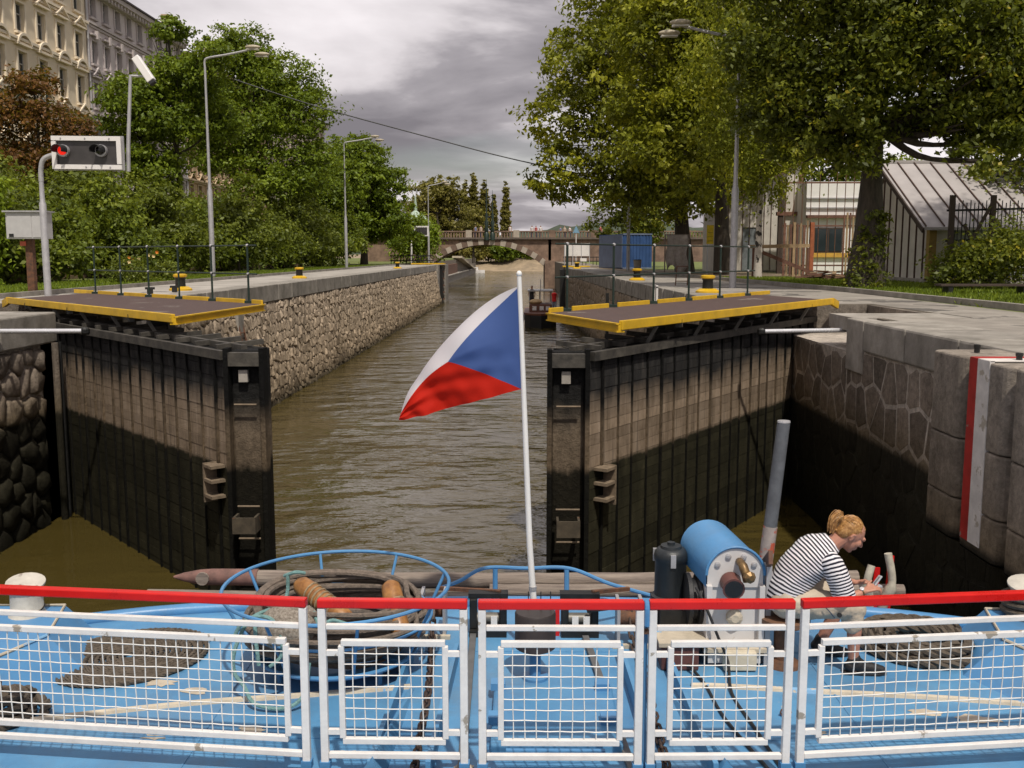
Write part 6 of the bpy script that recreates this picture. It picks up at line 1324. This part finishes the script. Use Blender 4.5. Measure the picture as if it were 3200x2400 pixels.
spar([(-3.42,8.68,1.83),(-1.5,8.7,1.80),(1,8.7,1.81),(3.2,8.68,1.84)],0.048,'thin pale pole lying in front of the thick spar')
spar([(-0.3,8.66,1.88),(1.6,8.68,1.88),(3.42,8.64,1.90)],0.062,'round grey pole at right with its end past the forked brackets')
for x, h_, lab in ((3.1,2.16,'shorter forked white bracket holding the spars'),(3.22,2.27,'taller forked white bracket holding the spars')):
    t = thing('spar_bracket', lab, 'bracket', (x,8.75,1.6), 'forked spar brackets')
    MB().tube(catmull([(x+.02,8.6,1.45),(x,8.6,1.75),(x-.04+(.1 if x>3.2 else 0),8.55,2.0),(x+.0+(.02 if x>3.2 else 0),8.57,h_)],6),[0.045]*8+[.05]*4+[.034]*7,10).build('arm', mat('bracket_cream',(0.55,0.5,0.4),0.6,0.3,10), t, smooth=True)
    MB().bar((x+.045,8.6,1.7),(x+.06,8.6,h_-.03),0.02,0.05).build('red_edge', red_paint, t)
    MB().bar((x,8.3,1.5),(x,8.62,1.5),0.08,0.08).build('foot', blue_paint, t)
po = thing('leaning_pole','leaning grey iron pole with red and white band behind the winch','pole',(2.16,8.55,1.7))
MB().tube([(2.1,8.55,1.6),(2.27,8.55,3.45)],[0.062,0.055],14).build('shaft', mat('grey_worn',(0.13,0.137,0.15),0.6,0.3,7,bump=0.2), po, smooth=True)
MB().tube([(2.155,8.548,2.22),(2.185,8.548,2.52)],[0.0622,0.0612],14).build('painted_band', mat('worn_band',(0.40,0.34,0.31),0.7,0.3,10,patch=(0.5,0.1,0.05),pscale=9,pth=0.53), po, smooth=True)
MB().lathe((2.27,8.55,3.45),[(.058,0),(.055,.015)],14).build('cap', galv, po)
MB().box(2.0,2.22,8.4,8.6,1.5,1.62).build('socket', blue_paint, po)

# ------------------------------------------------------------------ the seated man
man = thing('person','man with blond ponytail in a striped shirt and beige shorts, sitting bent over a phone','person',(2.1,7.12,Z))
skm, Nn, Ll, bs = nodes_of('skin'); bs.inputs['Base Color'].default_value = (0.46,0.215,0.145,1); bs.inputs['Roughness'].default_value = 0.55; bs.inputs['Subsurface Weight'].default_value = 0.08; bs.inputs['Subsurface Radius'].default_value = (0.01,0.004,0.002)
def cap(mb, a, b, r0, r1, n=12):
    a, b = Vector(a), Vector(b); mb.sphere(a,r0,n,8); mb.sphere(b,r1,n,8); mb.tube([a,b],[r0,r1],n)
hc = Vector((2.405,7.10,2.862)); hd_ = Vector((0.78,0,-0.62)).normalized(); hu = Vector((0.62,0,0.78)).normalized(); hy = Vector((0,1,0))
HM = Matrix((hd_, hy, hu)).transposed()                      # head frame: forward, left, up
hp_ = lambda f, s_, u: hc + hd_*f + hy*s_ + hu*u
bd = MB()
# head: skull, jaw, chin, nose, brow, ears, neck
bd.sphere(hp_(-.012,0,.022),(.098,.078,.098),18,12,HM); bd.sphere(hp_(.032,0,-.038),(.062,.058,.075),16,10,HM)
cap(bd,hp_(.055,0,-.088),hp_(.068,0,-.096),.026,.018); cap(bd,hp_(.088,0,.018),hp_(.112,0,-.02),.010,.0145); cap(bd,hp_(.084,-.03,.03),hp_(.084,.03,.03),.016,.016)
cap(bd,hp_(.083,-.018,-.055),hp_(.083,.018,-.055),.0125,.0125); cap(bd,hp_(.08,-.015,-.068),hp_(.08,.015,-.068),.012,.012)
for s_ in (-1,1):
    bd.sphere(hp_(.062,s_*.042,-.018),(.03,.022,.03),10,8,HM)
    bd.sphere(hp_(-.012,s_*.082,-.012),(.016,.010,.03),10,8,HM); cap(bd,hp_(-.02,s_*.088,.012),hp_(-.024,s_*.087,-.012),.008,.008); cap(bd,hp_(-.02,s_*.088,.014),hp_(-.004,s_*.086,.017),.007,.006)
cap(bd,hp_(-.03,0,-.03),(2.245,7.11,2.765),.057,.066)
# torso and limbs under the clothes
cap(bd,(2.245,7.11,2.765),(2.12,7.12,2.66),.085,.12); cap(bd,(2.12,7.12,2.66),(2.0,7.12,2.5),.12,.115); cap(bd,(2.0,7.12,2.5),(1.93,7.12,2.40),.115,.12)
for s_ in (-1,1): cap(bd,(2.2,7.12+s_*.06,2.74),(2.24,7.12+s_*.155,2.70),.07,.058)
# near (right) arm
cap(bd,(2.24,6.955,2.70),(2.315,6.90,2.455),.052,.040); cap(bd,(2.315,6.90,2.455),(2.375,6.905,2.458),.041,.038); cap(bd,(2.375,6.905,2.458),(2.462,6.93,2.492),.036,.024)
# far (left) arm
cap(bd,(2.24,7.28,2.70),(2.33,7.32,2.45),.052,.040); cap(bd,(2.33,7.32,2.45),(2.46,7.16,2.48),.038,.025)
def hand(mb, w0, fw, upv, side, curl, thumbdir):
    """palm from wrist w0 along fw, four unequal bent fingers and a thumb from the side of the palm"""
    fw, upv, side = Vector(fw).normalized(), Vector(upv).normalized(), Vector(side).normalized()
    for k in range(4): cap(mb, w0+side*(k-1.5)*.010, w0+fw*.075+side*(k-1.5)*.019, .014, .0115, 8)
    for k,ln in enumerate((.066,.076,.071,.055)):
        a = w0+fw*.078+side*(k-1.5)*.0195; b = a+(fw*.8-upv*curl*.5).normalized()*ln*.48; c = b+(fw*.35-upv*curl).normalized()*ln*.32; d = c+(-fw*.15-upv*curl).normalized()*ln*.24
        cap(mb,a,b,.0095,.009,8); cap(mb,b,c,.009,.0085,8); cap(mb,c,d,.0085,.0072,8)
    a = w0+fw*.028+side*thumbdir*.020; b = a+(fw*.55+side*thumbdir*.55+upv*.45).normalized()*.036; c = b+(fw*.8+upv*.35).normalized()*.028
    cap(mb,a,b,.0135,.0105,8); cap(mb,b,c,.0105,.0085,8)
hand(bd, Vector((2.468,6.933,2.495)), (0.92,0.18,0.25), (-0.25,-0.1,1), (0.05,-0.9,-0.3), 0.75, -1)
hand(bd, Vector((2.468,7.15,2.482)), (0.9,-0.35,0.2), (-0.2,0.1,1), (0.25,0.95,0.0), 0.9, -1)
# legs: right leg planted forward, left leg drawn back
cap(bd,(1.96,7.03,2.36),(2.40,6.96,2.365),.092,.066); cap(bd,(2.40,6.96,2.365),(2.415,6.965,2.17),.058,.054); cap(bd,(2.415,6.965,2.17),(2.42,6.97,1.95),.053,.036); cap(bd,(2.42,6.97,1.95),(2.43,6.97,1.90),.037,.038)
cap(bd,(1.96,7.21,2.36),(2.40,7.27,2.36),.092,.066); cap(bd,(2.40,7.27,2.36),(2.36,7.28,2.16),.058,.053); cap(bd,(2.36,7.28,2.16),(2.27,7.30,1.95),.052,.037); cap(bd,(2.27,7.30,1.95),(2.27,7.30,1.91),.037,.037)
bo = bd.build('body', skm, man); rm = bo.modifiers.new('remesh','REMESH'); rm.mode = 'VOXEL'; rm.voxel_size = 0.0048; rm.use_smooth_shade = True
sm = bo.modifiers.new('smooth','SMOOTH'); sm.factor = 0.5; sm.iterations = 3
# striped shirt as lofts with arc-length UVs
stm, Nn, Ll, bs = nodes_of('striped_jersey'); uvn = Nn.new('ShaderNodeUVMap'); uvn.uv_map = 'UVMap'; s4 = Nn.new('ShaderNodeSeparateXYZ'); Ll.new(uvn.outputs[0], s4.inputs[0])
nz = noise(Nn,Ll,uvn.outputs[0],9,3,.5)
ad_ = Nn.new('ShaderNodeMath'); ad_.operation='MULTIPLY_ADD'; Ll.new(nz,ad_.inputs[0]); ad_.inputs[1].default_value=0.014; Ll.new(s4.outputs[1],ad_.inputs[2])
md = Nn.new('ShaderNodeMath'); md.operation='MODULO'; Ll.new(ad_.outputs[0],md.inputs[0]); md.inputs[1].default_value = 0.0222
gt = Nn.new('ShaderNodeMath'); gt.operation='GREATER_THAN'; Ll.new(md.outputs[0],gt.inputs[0]); gt.inputs[1].default_value = 0.0118
Ll.new(mixc(Nn,Ll,gt.outputs[0],(0.76,0.73,0.75),(0.016,0.016,0.028)),bs.inputs['Base Color']); bs.inputs['Roughness'].default_value = 0.85; bs.inputs['Specular IOR Level'].default_value = 0.2
def loft(name, rings, m, root, n=36, wr=0.0, seed=0, capend=False):
    """rings: (centre, axis u, axis v) ellipses; UV v is metres along the path"""
    g2 = random.Random(seed); mb = MB(); uv = []; acc = 0; dense = []
    for a,b in zip(rings,rings[1:]):
        for k in range(8): t = k/8; dense.append(tuple(Vector(a[i]).lerp(Vector(b[i]),t) for i in range(3)))
    dense.append(tuple(map(Vector,rings[-1])))
    # smooth the sequence a little
    for _ in range(3): dense = [dense[0]]+[tuple((dense[i-1][q]+dense[i][q]*2+dense[i+1][q])/4 for q in range(3)) for i in range(1,len(dense)-1)]+[dense[-1]]
    for i,(c,u,v) in enumerate(dense):
        if i: acc += (c-dense[i-1][0]).length
        for k in range(n):
            an = 2*math.pi*k/n; f = 1+wr*math.sin(3*an+i*.5+seed)*math.sin(i*.9+2*an)+wr*.7*math.sin(7*an-i*.35)
            mb.v.append(c+(u*math.cos(an)+v*math.sin(an))*f); uv.append((k/n*.8,acc))
    m_ = len(dense)
    mb.f = [(i*n+k,i*n+(k+1)%n,(i+1)*n+(k+1)%n,(i+1)*n+k) for i in range(m_-1) for k in range(n)]
    if capend: mb.f += [tuple((m_-1)*n+k for k in range(n))]
    o = mb.build(name,m,root,smooth=True); ul = o.data.uv_layers.new(name='UVMap')
    for lp in o.data.loops: ul.data[lp.index].uv = uv[lp.vertex_index]
    so_ = o.modifiers.new('thick','SOLIDIFY'); so_.thickness = 0.004; so_.offset = 1
    return o
def ring(c, ax, ry, rt):
    ax = Vector(ax).normalized(); t = ax.cross(Vector((0,1,0))).normalized(); return (Vector(c), Vector((0,ry,0)), t*rt)
loft('shirt',[ring((1.935,7.12,2.345),(-0.25,0,1),.178,.15),ring((1.955,7.12,2.45),(0.3,0,1),.172,.135),ring((2.005,7.12,2.535),(0.6,0,1),.178,.142),ring((2.075,7.12,2.625),(0.75,0,1),.195,.145),ring((2.145,7.12,2.70),(0.9,0,.9),.212,.14),ring((2.205,7.12,2.752),(1,0,.8),.195,.118),ring((2.25,7.115,2.785),(1,0,.75),.125,.088),ring((2.275,7.11,2.80),(1,0,.7),.082,.074)],stm,man,64,0.026,1)
def ring2(c, ax, r1, r2):
    ax = Vector(ax).normalized(); u = ax.cross(Vector((1,0,0.1))).normalized(); v = ax.cross(u); return (Vector(c), u*r1, v*r2)
loft('sleeve',[ring2((2.17,7.02,2.72),(0.4,-1,-.3),.085,.085),ring2((2.215,6.965,2.70),(0.3,-.6,-1),.09,.085),ring2((2.25,6.93,2.63),(0.25,-.2,-1),.085,.082),ring2((2.285,6.912,2.545),(0.28,-.15,-1),.082,.078),ring2((2.31,6.90,2.46),(0.28,-.1,-1),.082,.078)],stm,man,30,0.025,2)
loft('sleeve',[ring2((2.17,7.22,2.72),(0.4,1,-.3),.085,.085),ring2((2.215,7.275,2.70),(0.3,.6,-1),.09,.085),ring2((2.27,7.3,2.6),(0.28,.15,-1),.084,.08),ring2((2.31,7.31,2.5),(0.28,.1,-1),.082,.078)],stm,man,30,0.025,3)
shm = mat('beige_cotton',(0.52,0.44,0.345),0.9,0.15,9,bump=0.4,bscale=22,col2=(0.44,0.365,0.28))
sh = MB(); cap(sh,(1.95,7.06,2.36),(1.95,7.18,2.36),.128,.128,16); cap(sh,(1.94,7.04,2.37),(2.36,6.96,2.368),.125,.092,16); cap(sh,(2.36,6.96,2.368),(2.405,6.96,2.35),.09,.084,16); cap(sh,(2.395,6.962,2.33),(2.40,6.965,2.235),.084,.076,16)
cap(sh,(1.94,7.2,2.37),(2.36,7.27,2.365),.125,.092,16); cap(sh,(2.36,7.27,2.365),(2.39,7.27,2.34),.09,.084,16); cap(sh,(2.38,7.27,2.32),(2.36,7.28,2.24),.084,.074,16); cap(sh,(1.95,7.12,2.40),(1.95,7.12,2.42),.12,.12,16)
so2 = sh.build('shorts', shm, man); rm = so2.modifiers.new('remesh','REMESH'); rm.mode='VOXEL'; rm.voxel_size=0.0085; rm.use_smooth_shade=True; sm = so2.modifiers.new('sm','SMOOTH'); sm.iterations=4
tx2 = bpy.data.textures.new('crease','CLOUDS'); tx2.noise_scale=0.07; dd = so2.modifiers.new('d','DISPLACE'); dd.texture=tx2; dd.strength=0.022
MB().tube(catmull([(2.16,6.865,2.40),(2.2,6.868,2.36),(2.24,6.872,2.31)],4),0.004,5).build('pocket_seam', mat('dark_seam',(0.03,0.05,0.09)), so2); MB().lathe((2.27,6.868,2.335),[(.018,0),(.018,.008)],10,(0,-1,.1)).build('pocket_button', rubber, so2)
shoe_m = mat('black_shoe',(0.016,0.015,0.016),0.6,0.3,14,bump=0.3)
for (x,y_,z_,dx,dz) in ((2.40,6.97,Z,1,0),(2.25,7.30,Z+.02,0.95,-.02)):
    s5 = MB(); cap(s5,(x,y_,z_+.06),(x+.06,y_,z_+.075),.046,.048,14); cap(s5,(x+.06,y_,z_+.06),(x+.17*dx,y_-.01,z_+.045+dz),.048,.040,14); cap(s5,(x+.17*dx,y_-.01,z_+.045+dz),(x+.225*dx,y_-.012,z_+.036+dz),.040,.032,14); cap(s5,(x+.02,y_,z_+.09),(x+.03,y_,z_+.115),.046,.045,14)
    o = s5.build('shoe', shoe_m, man); rm = o.modifiers.new('remesh','REMESH'); rm.mode='VOXEL'; rm.voxel_size=0.006; rm.use_smooth_shade=True
    MB().prism([(x-.052,y_-.03),(x-.052,y_+.03),(x+.08,y_+.043),(x+.2*dx,y_+.04),(x+.262*dx,y_+.012),(x+.262*dx,y_-.03),(x+.2*dx,y_-.052),(x+.08,y_-.046)],z_,z_+.022).build('sole', rubber, o, bevel=0.006)
# hair: cap of strands, ponytail
hm2, Nn, Ll, bs = nodes_of('blond_hair'); g3 = Nn.new('ShaderNodeNewGeometry'); hn = noise(Nn,Ll,g3.outputs['Position'],60,4,.6,(1,1,1))
Ll.new(ramp(Nn,Ll,hn,[(.3,(0.20,0.085,0.025)),(.55,(0.42,0.215,0.07)),(.75,(0.66,0.42,0.18))]),bs.inputs['Base Color']); bs.inputs['Roughness'].default_value=0.42
hr = MB(); hr.sphere(hp_(-.034,0,.037),(.092,.085,.093),18,12,HM); hr.sphere(hp_(-.062,0,-.005),(.058,.081,.07),14,10,HM)
tie = hp_(-.118,0,.045)
for (a,b,r0,r1) in ((hp_(-.09,0,.05),tie,.035,.022),(tie,tie+Vector((-.03,-.01,.035)),.022,.034),(tie+Vector((-.03,-.01,.035)),tie+Vector((-.062,-.012,.01)),.034,.033),(tie+Vector((-.062,-.012,.01)),tie+Vector((-.075,-.012,-.05)),.031,.024),(tie+Vector((-.075,-.012,-.05)),tie+Vector((-.07,-.012,-.10)),.024,.008)): cap(hr,a,b,r0,r1,12)
ho = hr.build('hair', hm2, man); rm = ho.modifiers.new('remesh','REMESH'); rm.mode='VOXEL'; rm.voxel_size=0.0055; rm.use_smooth_shade=True; sm=ho.modifiers.new('sm','SMOOTH'); sm.iterations=3
st_ = MB(); g2 = random.Random(4)
for k in range(70):
    s0_ = g2.uniform(-1,1); a = hp_(g2.uniform(.015,.058)-.03*s0_*s0_,s0_*.07,.104-.05*s0_*s0_-g2.uniform(0,.01)); m2 = hp_(-.03,s0_*.084,.135-.085*s0_*s0_*1.0); e3 = tie+Vector((g2.uniform(-.01,.01),s0_*.014,g2.uniform(-.012,.012)))
    mid2 = (a+e3)/2; n2 = (mid2-hp_(-.022,0,.03)); n2 = n2.normalized(); mid2 = hp_(-.034,0,.037)+Vector((n2.x*.094,n2.y*.088,n2.z*.096)); st_.tube(catmull([a,mid2,e3],5),0.0026,4)
for k in range(30):
    o_ = Vector((g2.uniform(-.02,.02),g2.uniform(-.035,.02),g2.uniform(-.02,.02)))*1.1; st_.tube(catmull([tie,tie+Vector((-.035,-.012,.055))+o_,tie+Vector((-.085,-.015,.005))+o_,tie+Vector((-.09,-.014,-.07))+o_*.8],5),0.0028,4)
st_.build('hair_strands', hm2, ho)
MB().tube([tie+hu*.022*math.cos(a)+hy*.022*math.sin(a) for a in [k*math.pi/8 for k in range(16)]],0.006,6,closed=True).build('hair_tie', rubber, ho)
ey = MB(); 
for s_ in (-1,1): ey.sphere(hp_(.078,s_*.031,.006),(.012,.012,.011),10,8,HM)
ey.build('eyes', mat('eye_dark',(0.05,0.035,0.03),0.2), man, smooth=True)
bw = MB()
for s_ in (-1,1): bw.tube([hp_(.094,s_*.016,.032),hp_(.091,s_*.035,.036),hp_(.079,s_*.05,.031)],[.0035,.004,.0025],6)
bw.build('eyebrows', mat('brow_brown',(0.22,0.12,0.05),0.7), man)
wt = thing('wrist_watch','small gold watch on the seated man right wrist','watch',(2.452,6.926,2.488))
MB().tube([Vector((2.448,6.926,2.487))+Vector((-.25,.1,.9)).normalized()*.0285*math.cos(a)+Vector((.05,-.95,.0)).normalized()*.0285*math.sin(a) for a in [k*math.pi/8 for k in range(16)]],0.006,6,closed=True).build('strap', brass, wt)
MB().lathe((2.44,6.915,2.512),[(.016,0),(.016,.008),(.01,.01)],12,(-.2,-.4,.9)).build('dial', steel, wt)
ph_ = thing('mobile_phone','silver flip phone held open in the seated man hands','phone',(2.56,6.99,2.53))
MB().bar((2.535,6.97,2.513),(2.60,6.985,2.515),0.045,0.014).build('keypad', mat('phone_silver',(0.6,0.6,0.62),0.3,0.1,5,metal=0.4), ph_, bevel=0.004)
o = MB().bar((2.545,6.975,2.522),(2.598,6.99,2.588),0.048,0.012,up=(-1,0,.8)).build('lid', MATS['phone_silver'], ph_, bevel=0.004)
MB().obox((2.567,6.98,2.559),(.019,.005,.023),(.004,.016,0),(-.0008,0,.0006)).build('screen', mat('phone_screen',(0.25,0.28,0.33),0.15), o)
se = thing('deck_seat','low brown seat box on which the man sits beside the winch','seat',(1.95,7.12,Z))
MB().lathe((1.95,7.12,2.17),[(.15,0),(.185,.02),(.185,.055),(.15,.07)],22).build('cushion', mat('brown_leather',(0.16,0.085,0.05),0.5,0.3,8), se, smooth=True)
MB().lathe((1.95,7.12,Z),[(.13,0),(.12,.03),(.075,.06),(.075,.28),(.12,.33)],18).build('pedestal', rust, se, smooth=True)
